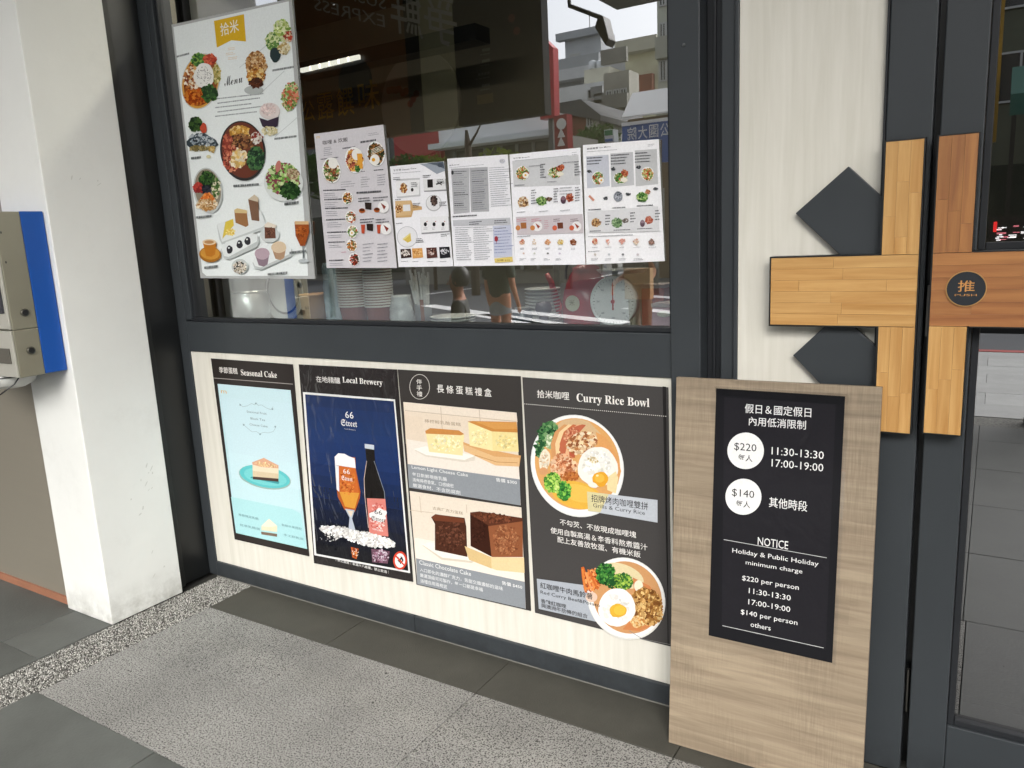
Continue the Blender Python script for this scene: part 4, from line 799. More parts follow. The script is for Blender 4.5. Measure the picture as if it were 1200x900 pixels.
# menu 1
t, p = menu('grey curry menu with three large bowls, second from the left in the window', ((368, 157), (449, 146), (465, 314), (383, 314)), (360, 140, 5), '#cfccd0', 31)
p.text('m', 56, 112, 74, 110, 12, '#e0b52e'); p.text('咖哩 & 炊飯', 92, 150, 240, 134, 26, '#4a4446'); p.dashes(312, 134, 420, 118, 1, INK, 12, fill=1.3); p.dashes(360, 84, 440, 72, 2, INK2, 3, dy=10); p.dashes(98, 168, 150, 160, 5, INK2, 4, dy=11); p.dashes(208, 170, 300, 158, 1, INK, 8, fill=1.3); p.dashes(80, 234, 180, 222, 1, INK, 7, fill=1.3)
dish(p, 144, 300, 56, 78, ['#3f5a30', '#8c4a2c', '#c9a070', '#5a3424', '#7a9a54', '#e8dcc4'], 130, rot=-8); p.ell(152, 256, 28, 32, '#f0eee8'); 
dish(p, 279, 240, 58, 80, ['#d9a04c', '#b8604c', '#e0b884', '#8c4030', '#e8b85c'], 130, rot=-8); p.ell(292, 205, 30, 34, '#f1efe8'); p.poly([(292, 200), (322, 200), (328, 290), (300, 280)], '#e2a340'); p.scat(296, 290, 16, 18, PAL_G[:3], 24, 8)
dish(p, 405, 203, 55, 76, ['#5a3a24', '#3c4c28', '#b88a4c', '#8a5a30', '#2c2c20'], 130, rot=-8); p.ell(398, 236, 28, 32, '#f2f0ea'); p.ell(390, 236, 10, 11, '#e2a32c')
for q in range(4): p.line([(376, 180 + q * 9), (440, 150 + q * 9)], 3, '#efe8d8')
p.dashes(200, 368, 290, 360, 3, INK2, 3, dy=14); p.dashes(318, 306, 350, 302, 1, INK, 4); p.dashes(392, 298, 460, 292, 1, INK, 5); p.dashes(316, 340, 380, 334, 5, INK2, 3, dy=14); p.dashes(414, 328, 468, 322, 5, INK2, 4, dy=14)
for k, (y, cx, cy) in enumerate(((412, 0, 0), (466, 239, 461), (518, 0, 0), (584, 259, 572), (658, 269, 657), (716, 265, 739), (822, 279, 820))):
    p.dashes(96 + k * 6, y + 4, 200 + k * 5, y, 1, INK, 7, fill=1.3); p.dashes(100 + k * 6, y + 22, 200 + k * 4, y + 18, 3 if k < 4 else 2, INK2, 3, dy=12)
    if cx: dish(p, cx, cy, 34, 40, [PAL_C, PAL_C, PAL_C, ['#8a4020', '#c9501c', '#3f6a30', '#e9dfc0'], PAL_G, PAL_C, ['#5a2418', '#b03a24', '#3c3c2c']][k], 60, egg=(-4, 8) if k in (3, 4) else None)
p.dashes(292, 430, 470, 418, 1, INK, 11, fill=1.3)
for cx, cy, kind in ((345, 516, 0), (432, 512, 1), (355, 640, 2), (448, 640, 3)):
    p.dashes(cx - 42, cy - 52, cx + 30, cy - 58, 2, INK, 6, dy=16, fill=1.2)
    if kind % 2: p.ell(cx + 18, cy, 32, 36, '#f0efee'); p.poly([(cx + 2, cy - 24), (cx + 34, cy - 2), (cx + 22, cy + 18)], '#8a3c30')
    else: p.poly([(cx - 4, cy - 30), (cx + 36, cy - 28), (cx + 34, cy + 14), (cx, cy + 8)], '#2e2420')
    if kind < 2: p.ell(cx - 20, cy + 18, 18, 14, '#b8622c'); p.ell(cx - 20, cy + 14, 15, 9, '#5a2c18')
    else: p.poly([(cx - 36, cy - 24), (cx - 12, cy - 24), (cx - 16, cy + 28), (cx - 32, cy + 28)], '#c05034')
for x in (330, 416): p.dashes(x, 732, x + 70, 724, 6, INK2, 5, dy=20)
p.dashes(205, 778, 235, 775, 1, '#c89cac', 6)
p.done(t, PM_matte)
# menu 2
t, p = menu('small dessert menu with cakes and a wooden board, third from the left', ((457, 195), (520, 189), (531, 312), (467, 313)), (360, 140, 5), '#ececf0', 32)
p.poly([(660, 262), (798, 246), (810, 300), (760, 320), (690, 275)], '#9ea6b0'); p.poly([(700, 256), (798, 246), (806, 290), (760, 270)], '#5d6670'); p.ell(780, 268, 16, 12, '#4a525c')
p.text('下午茶 Sweet Time', 504, 306, 640, 290, 12, INK); p.dashes(504, 316, 700, 302, 1, INK2, 3, fill=1.3)
p.poly([(520, 350), (660, 342), (664, 450), (526, 462)], '#c9c9cc'); p.poly([(518, 362), (660, 352), (656, 440), (528, 452)], '#f1f1f2'); p.scat(566, 402, 20, 30, PAL_B, 60, 7); p.ell(616, 412, 8, 11, '#3a3634')
p.poly([(680, 352), (812, 348), (820, 418), (686, 424)], '#8f8f92'); p.poly([(680, 350), (808, 344), (814, 410), (686, 418)], '#e9e9ea'); p.poly([(704, 352), (736, 350), (738, 398), (706, 400)], '#272322'); p.line([(756, 380), (792, 368)], 8, '#2c2a2a'); p.line([(764, 366), (790, 384)], 5, '#2c2a2a')
p.poly([(516, 478), (610, 474), (620, 500), (672, 510), (674, 528), (622, 535), (612, 572), (520, 576)], '#cfa873'); p.poly([(516, 478), (606, 474), (610, 560), (520, 566)], '#dab888'); p.scat(538, 524, 20, 26, PAL_B, 50, 6); p.poly([(562, 500), (604, 498), (606, 536), (564, 538)], '#e8e8ea')
p.ell(742, 490, 46, 48, '#bfc0c2'); p.ell(742, 488, 42, 43, '#ebebec'); p.scat(744, 476, 20, 32, ['#4a3a34', '#6a5850', '#2e2420'], 60, 7)
p.poly([(664, 576), (832, 570), (838, 660), (672, 672)], '#9a9a9e'); p.poly([(664, 572), (828, 566), (832, 652), (672, 664)], '#efeff1')
for x in (694, 745, 798): p.ell(x, 614, 9, 12, '#2c2a2c'); p.line([(x + 6, 600), (x + 12, 596)], 4, '#b84a3a'); p.dashes(x - 10, 636, x + 12, 634, 2, INK2, 3, dy=8)
p.ell(588, 688, 60, 62, '#b9bac0'); p.ell(588, 688, 57, 59, '#ececef'); p.poly([(560, 700), (606, 664), (612, 712), (590, 722)], '#dcc05c'); p.poly([(560, 700), (606, 664), (604, 676), (566, 708)], '#ecdc94')
for k, x in enumerate((548, 616, 700, 776)): p.poly([(x, 760 - k * 4), (x + 60, 757 - k * 4), (x + 66, 808), (x + 4, 814)], ['#3c2a26', '#dca462', '#5c3a34', '#26262a'][k]); p.scat(x + 32, 782 - k * 3, 26, 18, [['#4c3630', '#e0d8d0'], ['#e8bc80', '#c08040'], ['#8a6458', '#3c2420', '#d8c8c0'], ['#3a3a3e', '#d8d8dc']][k], 22, 7); p.dashes(x + 4, 832, x + 50, 830, 1, INK2, 3)
for x, y, n in ((508, 342, 2), (680, 330, 2), (612, 372, 3), (762, 355, 3), (520, 470, 1), (622, 494, 3), (776, 486, 3), (640, 700, 3), (786, 674, 2), (524, 610, 1)): p.dashes(x, y, x + 52, y - 4, n, INK, 4, dy=10)
p.done(t, PM_matte)
# menu 3
t, p = menu('text-filled menu with two grey columns and a yellow label, third from the right', ((524, 186), (595, 181), (604, 311), (532, 312)), (520, 160, 5.625), '#ececf0', 33)
p.poly([(48, 212), (168, 206), (172, 500), (66, 512)], '#b9babd'); p.poly([(170, 206), (290, 200), (300, 494), (180, 498)], '#b4b5b8'); p.text('飲品 Drink', 38, 196, 104, 186, 10, INK); p.dashes(38, 206, 250, 186, 1, INK2, 3, fill=1.3)
for k in range(19): p.dashes(60 + k * .8, 232 + k * 14, 160, 228 + k * 14, 1, INK if k % 5 < 2 else INK2, 5 if k % 5 < 2 else 3, fill=1); p.dashes(184 + k * .6, 228 + k * 14, 290, 222 + k * 14, 1, INK if k % 5 < 1 else INK2, 5, fill=1); p.dashes(298 + k, 208 + k * 14, 430, 200 + k * 14, 1, INK2, 4, fill=1.2)
p.ell(60, 238, 8, 14, '#3a3a3e'); p.dashes(62, 528, 230, 518, 1, INK, 9, fill=1.3); p.poly([(62, 552), (440, 534), (444, 580), (66, 590)], '#c5c6cb'); p.poly([(326, 590), (446, 582), (454, 790), (334, 798)], '#ccd0e2')
p.dashes(170, 566, 240, 560, 2, INK, 7, dy=14, fill=1.2); p.dashes(336, 556, 430, 550, 2, INK, 7, dy=14, fill=1.2)
for k in range(16): p.dashes(76 + k * .8, 602 + k * 14, 180, 598 + k * 14, 1, INK2, 4, fill=1.2); p.dashes(196 + k * .7, 600 + k * 14, 310, 594 + k * 14, 1, INK2, 4, fill=1.2)
for k in range(9): p.dashes(338, 606 + k * 20, 440, 600 + k * 20, 1, INK if k == 0 else '#7f8cb4', 5, fill=1.2)
p.ell(350, 674, 12, 18, '#a03a44'); p.line([(350, 690), (352, 706)], 3, '#a03a44'); p.poly([(336, 804), (456, 792), (460, 824), (342, 832)], '#e6cf7c'); p.text('加購 $50', 354, 824, 440, 812, 14, '#8a7430'); p.ell(390, 162, 18, 14, '#b4b8cc'); p.ell(390, 162, 15, 11, '#dedee2'); p.dashes(376, 160, 404, 158, 2, INK2, 3, dy=7)
p.done(t, PM_matte)
# menu 4
t, p = menu('light brunch menu with a pink band of set meals, second from the right', ((597, 181), (680, 173), (686, 310), (604, 311)), (520, 160, 5.625), '#f2f2f6', 34)
p.poly([(452, 160), (888, 120), (900, 318), (462, 334)], '#d5d6d8'); p.text('早午餐 Brunch', 458, 150, 566, 138, 10, INK); p.dashes(470, 160, 800, 128, 1, INK2, 3, fill=1.3); p.dashes(846, 106, 886, 102, 2, INK2, 3, dy=14)
dish(p, 520, 243, 47, 50, PAL_G + ['#d07a50', '#5f9a3c', '#e07a3c'], 110, egg=(20, 12)); dish(p, 736, 238, 52, 38, PAL_G + ['#e9e4d8'], 100); p.scat(770, 208, 28, 20, ['#b0583c', '#8a3c28', '#d9805a'], 40, 8, rot=-30); p.ell(768, 246, 24, 14, '#efe9da')
p.poly([(490, 440), (560, 430), (560, 456), (500, 468)], '#d8c09a'); p.scat(524, 430, 32, 34, ['#d9b88a', '#a87848', '#efe0c8', '#6a4830'], 90, 9); p.scat(646, 424, 34, 30, PAL_G[:4], 90, 8); p.scat(696, 412, 20, 14, ['#8a6a54', '#4c3a30'], 24, 6); p.scat(832, 402, 24, 30, ['#a8503c', '#c47a5c', '#7c3424'], 40, 8); p.ell(790, 418, 18, 26, '#5a4450'); p.ell(790, 408, 15, 12, '#8c6c78')
p.poly([(478, 530), (916, 510), (922, 636), (486, 648)], '#cfc6ca')
for x, k in ((510, 0), (606, 1), (752, 0), (864, 1)):
    p.dashes(x - 26, 546, x + 30, 542, 2, '#5a4448' if x > 700 else '#c0707c', 5, dy=12, fill=1.2); p.ell(x + 14, 592, 32, 32, '#f0eeee' if k else '#cfc6ca')
    if k: p.poly([(x, 570), (x + 32, 592), (x + 18, 608)], '#a04a34')
    else: p.poly([(x - 2, 568), (x + 36, 566), (x + 38, 606), (x + 2, 608)], '#6c3c2a' if x > 700 else '#a46a3c')
    p.ell(x - 18, 602, 16, 17, '#d08a50' if x < 700 else '#d4684a')
for k in range(5): p.dashes(666, 556 + k * 12, 706, 554 + k * 12, 1, '#c0707c', 3)
for k, x in enumerate((520, 600, 688, 772, 858)): p.scat(x, 696, 16 + (k > 1) * 4, 18, [['#c46a54', '#e0b89c'], ['#e6cdb0'], ['#d89a6c', '#e8c09a'], ['#d8b45c', '#efdca4'], ['#a86a44', '#7c4428']][k], 18 if k != 1 else 5, 7); p.dashes(x - 14, 736, x + 18, 734, 2, INK2, 3, dy=8)
for k, x in enumerate((530, 602, 690, 768)): p.ell(x, 770, 7, 6, ['#e4c9bc', '#d8dcd0', '#5a5a5e', '#d8cfe0'][k]); p.dashes(x - 26, 806, x + 18, 802, 2, INK2, 3, dy=8)
for x, y, n in ((640, 186, 6), (866, 168, 6), (580, 356, 6), (728, 346, 6), (870, 338, 6)): p.dashes(x, y, x + 26, y - 3, n, INK, 6, dy=17, fill=1.3)
for x, y in ((566, 196), (790, 172), (474, 322), (686, 300), (486, 500), (630, 494), (772, 488), (490, 660), (770, 340), (768, 360), (768, 380)): p.dashes(x, y, x + 70, y - 5, 1, INK2, 5, fill=1.2)
p.done(t, PM_matte)
# menu 5
t, p = menu('pale set menu with three grey boxes at its top, rightmost on the window', ((683, 170), (772, 163), (779, 306), (687, 310)), (670, 150, 5.294), '#f2f2f4', 35)
for x0, x1, c in ((90, 234, '#cdd0da'), (240, 386, '#cbcccf'), (392, 534, '#c9cacb')): p.poly([(x0, 176 - (x0 - 90) * .12), (x1 - 6, 166 - (x0 - 90) * .12), (x1 + 2, 360 - (x0 - 90) * .04), (x0 + 6, 374 - (x0 - 90) * .04)], c)
p.text('超值套餐 Set Menu', 94, 136, 240, 124, 11, INK); p.dashes(94, 148, 280, 134, 1, INK2, 3, fill=1.2); p.dashes(472, 104, 524, 98, 2, INK2, 3, dy=9)
dish(p, 164, 312, 40, 44, PAL_G + ['#4a8a5a', '#c96a4a'], 110, egg=(20, 12)); dish(p, 304, 312, 46, 38, PAL_G, 100); p.scat(330, 280, 22, 20, ['#8a3c28', '#b8583c', '#d08a60'], 40, 8); p.ell(326, 322, 22, 14, '#efe9da'); dish(p, 472, 286, 42, 46, PAL_G + ['#d8a050', '#b86c34', '#e0b880'], 110)
for x, y in ((112, 270), (260, 254), (416, 244), (212, 438), (352, 410), (524, 378)): p.scat(x, y, 14, 10, ['#3a3c40', '#5c5e62'], 14, 6)
for x, y, n in ((98, 188, 3), (246, 170, 4), (394, 158, 4)): p.dashes(x, y, x + 120, y - 8, n, INK, 6, dy=18, fill=.9)
p.line([(110, 420), (140, 450)], 14, '#d99a84'); p.ell(290, 425, 28, 32, '#8f949c', wob=.05); p.scat(292, 420, 20, 24, ['#b4b8c0', '#5a5e66'], 30, 7); p.scat(440, 428, 34, 30, PAL_G[:4], 90, 8); p.scat(474, 396, 16, 14, ['#a8704c', '#c89070'], 20, 7)
for x, y in ((106, 508), (256, 496), (406, 484)): p.dashes(x, y, x + 90, y - 6, 1, INK, 6, fill=1.2)
p.poly([(100, 520), (390, 496), (538, 486), (548, 640), (110, 650)], '#e0e0e2'); p.scat(154, 586, 28, 26, ['#d9b88a', '#a87848', '#6a4830', '#c8a070'], 70, 8); p.scat(284, 588, 34, 30, ['#6f8f60', '#9ab48a', '#4c6a48'], 90, 8); p.scat(336, 574, 20, 14, ['#5c5450', '#8c8078'], 24, 6); p.scat(482, 572, 22, 24, ['#a8503c', '#c4806c'], 36, 8); p.ell(442, 592, 15, 22, '#6a5560'); p.ell(442, 582, 12, 9, '#95808c')
for x, y in ((212, 544), (366, 528), (520, 514)): p.dashes(x, y, x + 26, y - 2, 4, INK, 7, dy=18, fill=1.3)
for x, y in ((116, 640), (264, 634), (410, 626)): p.dashes(x, y, x + 90, y - 4, 1, INK, 5, fill=1.2)
p.dashes(106, 674, 380, 662, 1, INK2, 4, fill=1.2); p.dashes(106, 766, 180, 762, 1, INK2, 4, fill=1.2)
for k, x in enumerate((148, 226, 316, 404, 498)): p.scat(x, 704, 14 + (k > 1) * 5, 18, [['#c46a54', '#e0b89c'], ['#e0a08c'], ['#d89a8c', '#e8b0a0'], ['#e0b0a0', '#efdcc4'], ['#7c6458', '#a88478']][k], 16 if k != 1 else 5, 7); p.dashes(x - 16, 740, x + 20, 738, 1, INK2, 3, fill=1.2)
for k, x in enumerate((150, 236, 322, 414)): p.ell(x, 784, 8, 7, ['#dcd4cc', '#c8ccd0', '#8a8c90', '#d8d0d4'][k]); p.dashes(x - 26, 812, x + 22, 808, 2, INK2, 3, dy=8, fill=1.2)
p.done(t, PM_matte)

# ================================================================ INSIDE THE SHOP
M_cer = mat('white_glaze', '#eeeeec', rough=.25); M_ss = mat('stainless', '#c9cbc9', rough=.3, metal=.6)
M_iw = mat('shop_wall', '#8f897a', rough=.7, var=.12, vscale=1.5)
sw = thing('shop_interior', 'dim brown interior wall of the cafe with gold characters', 'wall', (-3, 5, 0))
MB().box(-8, 2.2, 5.2, 5.3, 0, 3.415).build('back_wall', M_iw, sw)
MB().box(-8.1, -8, 1.9, 5.2, 0, 3.415).build('side_wall', M_iw, sw); MB().box(2.2, 2.3, 2.5, 5.2, 0, 3.415).build('side_wall', M_iw, sw); MB().box(-8.1, 2.3, 2.71, 5.3, 3.418, 3.6).build('ceiling', mat('shop_ceiling', '#4a4640', rough=.8), sw)
MB().box(-8, -3.2, 2.3, 2.4, 0, 3.415).build('side_wall', M_iw, sw)
YI = 5.19; gm = MB(); gold = mat('gold_letter', '#ffd060', rough=.5)
for ch, x0, yb, x1, h in (('公', 356, 143, 370, 24), ('露', 373, 141, 393, 31), ('饌', 396, 137, 416, 33), ('味', 421, 130, 446, 34)):
    a = at(x0, yb, YI); b = at(x1, yb, YI); c_ = at(x0, yb - h, YI); text3d(gm, ch, a, (1, 0, 0), (0, 0, 1), b.x - a.x, c_.z - a.z)
gm.build('lettering', gold, sw)
a = at(493, 122, YI); ds = MB().lathe([(.0001, 0), (.40, 0), (.40, -.02), (.0001, -.02)], a.x, YI + .005, a.z, n=40, axis='Y', cap=False).build('round_sign', mat('round_sign', '#b5ad9e', rough=.5), sw)
sc_ = MB(); rr = random.Random(5)
for i in range(9):
    q = (a.x - .3 + i * .035, YI - .02, a.z + .13 - i * .012 + rr.uniform(-.05, .05)); sc_.lathe([(.0001, 0), (.03, 0), (.03, -.003), (.0001, -.003)], q[0], q[1], q[2], n=7, axis='Y', cap=False)
sc_.build('red_script', mat('faded_red', '#b0786a', rough=.6), ds)
for i in range(6):
    a = at(352 + i * 11, 85 - i * 2.6, 4.4); MB().box(a.x, a.x + .11, 4.4, 4.42, a.z, a.z + .03).build('light_strip', mat('strip_light', '#fff8ea', emit=.55), sw)
a = at(350, 86, 4.41)
MB().box(a.x - .1, a.x + 1.6, 4.43, 4.6, a.z - .02, a.z + .08).build('shelf', M_black, sw)
ct = thing('counter', 'dark counter top inside the shop window', 'counter', (-2, 2.6, 0)); ZC = 1.222
MB().box(-3.19, -.66, 2.302, 2.85, ZC - .04, ZC).build('top', mat('counter_top', '#3c3b3a', rough=.3, var=.1), ct, bevel=.004)
MB().box(-3.19, -.66, 2.70, 2.80, 0, ZC - .041).build('front', M_black, ct)
def rad(p0, p1, py, y): a, b = at(p0, py, y), at(p1, py, y); return (a.x + b.x) / 2, abs(b.x - a.x) / 2
lt_ = thing('counter_fill_light', 'long added fill light above the counter, out of view inside the window', 'lamp', (-2, 2.8, 3.1))  # unseen fill light, added to brighten the things on the counter
MB().box(-3.1, -.8, 2.74, 2.86, 3.10, 3.16).build('housing', M_black, lt_); MB().box(-3.08, -.82, 2.755, 2.845, 3.085, 3.099).build('tube', mat('fill_light_tube', '#fff3e0', emit=20), lt_)
# steel jigger
x, r = rad(278, 309, 360, 2.40)
t = thing('steel_cup', 'ribbed stainless steel double cup on the counter below the tall menu', 'cup', (x, 2.4, ZC))
MB().lathe([(r * .8, 0), (r * .95, .02), (r, .06), (r * .88, .13), (r * .78, .142), (r * .88, .155), (r * .95, .22), (r * 1.0, .25), (r * .9, .25), (r * .7, .16)], x, 2.4, ZC, n=28).build('body', M_ss, t, smooth=True)
MB().lathe([(r * .86, .138), (r * .9, .142), (r * .86, .147)], x, 2.4, ZC, n=28).build('waist_ring', M_ss, t)
# oval steel tray upright
a = at(333, 352, 2.46); t = thing('steel_tray', 'round steel tray standing on edge behind the steel cup', 'tray', (a.x, 2.46, ZC))
MB().lathe([(.0001, 0), (.118, 0), (.128, -.012), (.136, -.012), (.136, -.006), (.12, .006), (.0001, .006)], a.x, 2.46, ZC + .137, n=48, axis='Y', cap=False).build('tray', M_ss, t, smooth=True)
MB().lathe([(.095, -.002), (.100, -.004), (.105, -.002)], a.x, 2.46, ZC + .137, n=48, axis='Y', cap=False).build('inner_ring', mat('tray_dark', '#2c3338', rough=.2, metal=.6), t)
# kraft cup
x, r = rad(358, 378, 362, 2.38)
t = thing('kraft_cup', 'brown kraft paper cup between the steel tray and the stacked cups', 'cup', (x, 2.38, ZC))
MB().lathe([(r * .9, 0), (r * 1.08, .125), (r * 1.14, .128), (r * 1.1, .133), (r, .12), (r * .85, .01)], x, 2.38, ZC, n=28).build('body', mat('kraft', '#d0a472', rough=.7, var=.06), t, smooth=True)
kl = MB(); text3d(kl, '拾米', (x + r * .1, 2.38 - r * 1.09, ZC + .07), (1, 0, 0), (0, 0, 1), r * .5, .014); kl.build('lettering', mat('kraft_ink', '#5a3a20'), t)
# plastic bag
def bag(name, label, cx, cy, cz, sx, sy, sz, m, seed, cat, n=18, top=.55):
    rr = random.Random(seed); mb = MB(); vs = []; rows = 14
    for j in range(rows):
        f = j / (rows - 1); prof = (1 - (f * f) * (1 - top)) * (.85 + .15 * math.sin(min(1, f * 6) * 1.57))
        for i in range(n):
            a = 6.283 * i / n; k = prof * (1 + .10 * math.sin(5 * a + f * 5 + seed) + rr.uniform(-.07, .07)); vs.append((cx + sx * k * math.cos(a), cy + sy * k * math.sin(a), cz + sz * f))
    mb.add(vs, [(j * n + i, j * n + (i + 1) % n, (j + 1) * n + (i + 1) % n, (j + 1) * n + i) for j in range(rows - 1) for i in range(n)] + [tuple(range(n - 1, -1, -1)), tuple(range((rows - 1) * n, rows * n))])
    return tag(mb.build(name, m, smooth=True), label, cat)
a = at(388, 360, 2.4); bag('plastic_bag', 'pale blue plastic bag of lids beside the kraft cup', a.x, 2.42, ZC, .042, .04, .26, mat('blue_plastic', '#b4c8cf', rough=.25, var=.12, vscale=30, bump=.6, bscale=30), 3, 'bag', top=.8)
# stacked paper cups
M_cupw = mat('paper_cup', '#efeae2', rough=.55); M_cupr = mat('cup_rim_brown', '#8a4a3a', rough=.6)
for si, (p0, p1, lab, top) in enumerate(((401, 427, 'white paper cup with a brown band in the left of two tall cup stacks', .19), (431, 457, 'white paper cup with a brown band in the right of two tall cup stacks', .205))):
    x, r = rad(p0, p1, 350, 2.38); src = None; N = 18
    for k in range(N):
        z = ZC + .0 + k * .0108
        if src is None:
            src = thing('paper_cup', lab, 'cup', (x, 2.38, z), ['left stack of paper cups', 'right stack of paper cups'][si])
            MB().lathe([(r * .74, 0), (r * .94, .078), (r * .8, .078)], x, 2.38, z, n=24).build('body', M_cupr, src, smooth=False)
            MB().lathe([(r * .93, .0785), (r, .079), (r * 1.02, .0835), (r, .0865), (r * .86, .085)], x, 2.38, z, n=24, cap=False).build('rim', M_cupw, src, smooth=True)
        else:
            c = copy_tree(src); c['label'] = lab if k < N - 1 else lab.replace('white paper cup', 'topmost paper cup'); c.location = (x + rg.uniform(-.0008, .0008), 2.38, z)
# tub of white plastic, straws
a = at(471, 362, 2.38); bag('plastic_tub_bag', 'white plastic wrapped lids on the counter right of the stacked cups', a.x, 2.38, ZC, .05, .045, .125, mat('white_plastic', '#dde0df', rough=.25, var=.15, vscale=26, bump=.7, bscale=26), 5, 'bag', top=.75)
a = at(492, 340, 2.38); t = thing('cutlery_bundle', 'bundle of white wrapped straws and wooden stirrers beside the small plates', 'cutlery', (a.x, 2.38, ZC)); rr = random.Random(8)
M_straw = mat('straw_wrap', '#e4e2dc', rough=.4, var=.1, vscale=40)
MB().lathe([(.030, 0), (.034, .09), (.030, .09), (.028, .01)], a.x + .012, 2.38, ZC, n=20).build('holder', mat('clear_cup', '#8c8f8e', rough=.15), t, smooth=True)
for i in range(22):
    an = rr.random() * 6.28; q = rr.uniform(.2, 1); b0 = Vector((a.x + .012 + .02 * q * math.cos(an), 2.38 + .02 * q * math.sin(an), ZC + .004)); b1 = Vector((a.x - .004 + .055 * q * math.cos(an), 2.38 + .05 * q * math.sin(an), ZC + .2 + rr.uniform(-.03, .03)))
    MB().tube([b0, b0.lerp(b1, .5), b1], .0042, n=6).build('straw', M_straw, t)
for i in range(3): MB().tube([(a.x + .028 + i * .006, 2.345, ZC + .002), (a.x + .026 + i * .006, 2.345, ZC + .11)], .003, n=4).build('stirrer', mat('stirrer_wood', '#8a5530', rough=.6), t)
# small plates, bottom left group
def plates(p0, p1, py, y, n, dz, lab, grp, oval=1.0):
    x, r = rad(p0, p1, py, y)
    for k in range(n):
        z = ZC + k * dz; pl_ = MB().lathe([(r * .45, 0), (r * .55, .001), (r * .95, .010), (r, .013), (r * .97, .0145), (r * .5, .005), (.0005, .0045)], x, y, z, n=36, cap=False).build('plate', M_cer, smooth=True); tag(pl_, lab.replace('white plate in', 'white plate on top of') if k == n - 1 else lab, 'plate', grp)
plates(509, 553, 372, 2.39, 4, .0105, 'white plate in the low stack next to the wrapped straws', 'low stack of plates')
plates(618, 655, 360, 2.50, 11, .0125, 'white plate in the tall stack behind the red kettle', 'tall stack of plates')
# glass jars / grinder
for i, (p0, p1, y, h, lab) in enumerate(((602, 622, 2.42, .075, 'small dark glass jar on the counter left of the tall plates'), (628, 646, 2.36, .105, 'small round-headed grey pepper mill in front of the tall plates'))):
    x, r = rad(p0, p1, 360, y); t = thing('glass_jar' if i == 0 else 'pepper_mill', lab, 'jar' if i == 0 else 'pepper mill', (x, y, ZC)); m = mat('smoke_glass', '#4c5a64', rough=.12) if i == 0 else mat('mill_grey', '#5f5a66', rough=.3)
    if i: MB().lathe([(r * .6, 0), (r * .5, .02), (r * .55, h * .45), (r * .5, h * .5)], x, y, ZC, n=20).build('body', m, t, smooth=True); MB().lathe([(r * .1, h * .5), (r * .8, h * .58), (r * 1.0, h * .75), (r * .8, h * .93), (r * .1, h)], x, y, ZC, n=20).build('head', m, t, smooth=True)
    else: MB().lathe([(r * .8, 0), (r, .008), (r, h * .8), (r * .7, h * .9)], x, y, ZC, n=20).build('body', m, t, smooth=True); MB().lathe([(r * .75, h * .9), (r * .78, h), (r * .1, h * 1.02)], x, y, ZC, n=20).build('lid', M_ss, t)
# red kettle
M_rk = mat('red_enamel', '#c02f3a', rough=.22, coat=.5)
x, r = rad(664, 712, 355, 2.52); kx = x; t = thing('kettle', 'red enamel kettle with a long spout and a pale round label', 'kettle', (x, 2.52, ZC))
MB().lathe([(r * 1.0, 0), (r * 1.1, .01), (r * 1.12, .06), (r * 1.0, .13), (r * .72, .185), (r * .6, .2), (r * .62, .21), (r * .2, .225), (r * .16, .24), (r * .2, .25), (.0005, .255)], x, 2.52, ZC, n=36, cap=False).build('body', M_rk, t, smooth=True)
MB().tube([(x - r * .9, 2.52, ZC + .04), (x - r * 1.35, 2.52, ZC + .055), (x - r * 1.55, 2.52, ZC + .10), (x - r * 1.75, 2.52, ZC + .16), (x - r * 1.95, 2.52, ZC + .19)], [.022, .018, .014, .011, .010], n=12).build('spout', M_rk, t, smooth=True)
hp = [(x + r * math.cos(R_(q)) * 1.0, 2.52, ZC + .17 + .13 * math.sin(R_(q))) for q in range(0, 181, 15)]; MB().tube(hp, .005).build('handle', M_black, t, smooth=True)
lb = MB().lathe([(.0001, 0), (.028, 0), (.028, -.002), (.0001, -.002)], x - .01, 2.52 - r * 1.12, ZC + .09, n=32, axis='Y', cap=False).build('round_label', mat('cream_label', '#ddd9c0', rough=.5), t)
lt = MB(); text3d(lt, '米', (x - .022, 2.52 - r * 1.12 - .0025, ZC + .082), (1, 0, 0), (0, 0, 1), .022, .022); lt.build('lettering', mat('label_ink', '#8a8870'), lb)
# dial scale
x, r = rad(694, 747, 352, 2.37); cz = at(720, 353, 2.37).z
t = thing('kitchen_scale', 'white round dial kitchen scale with a red needle on the counter', 'scale', (x, 2.37, ZC))
MB().box(x - r * .8, x + r * .8, 2.385, 2.47, ZC, cz + r * .6).build('body', mat('scale_body', '#b5b6a8', rough=.4), t, bevel=.008)
MB().lathe([(.0001, 0), (r * .95, 0), (r * .95, .03), (.0001, .03)], x, 2.358, cz, n=48, axis='Y', cap=False).build('dial', mat('dial_white', '#f4f5f4', rough=.4), t)
MB().lathe([(r * .93, .03), (r, .028), (r * 1.02, .0), (r * .97, -.006), (r * .93, 0)], x, 2.358, cz, n=56, axis='Y', cap=False).build('rim', mat('rim_white', '#eeeeec', rough=.25), t, smooth=True)
tm = MB()
for k in range(40):
    a = 6.283 * k / 40; r0 = r * (.80 if k % 5 == 0 else .85); c0, s0 = math.cos(a), math.sin(a); wv = .0007
    tm.prism([(x + r0 * c0 - wv * s0, 2.3572, cz + r0 * s0 + wv * c0), (x + r * .9 * c0 - wv * s0, 2.3572, cz + r * .9 * s0 + wv * c0), (x + r * .9 * c0 + wv * s0, 2.3572, cz + r * .9 * s0 - wv * c0), (x + r0 * c0 + wv * s0, 2.3572, cz + r0 * s0 - wv * c0)], (0, .0006, 0))
o_ = tm.build('tick_marks', mat('dial_ink', '#3a3c3e', rough=.6), t); o_['kind'] = 'stuff'
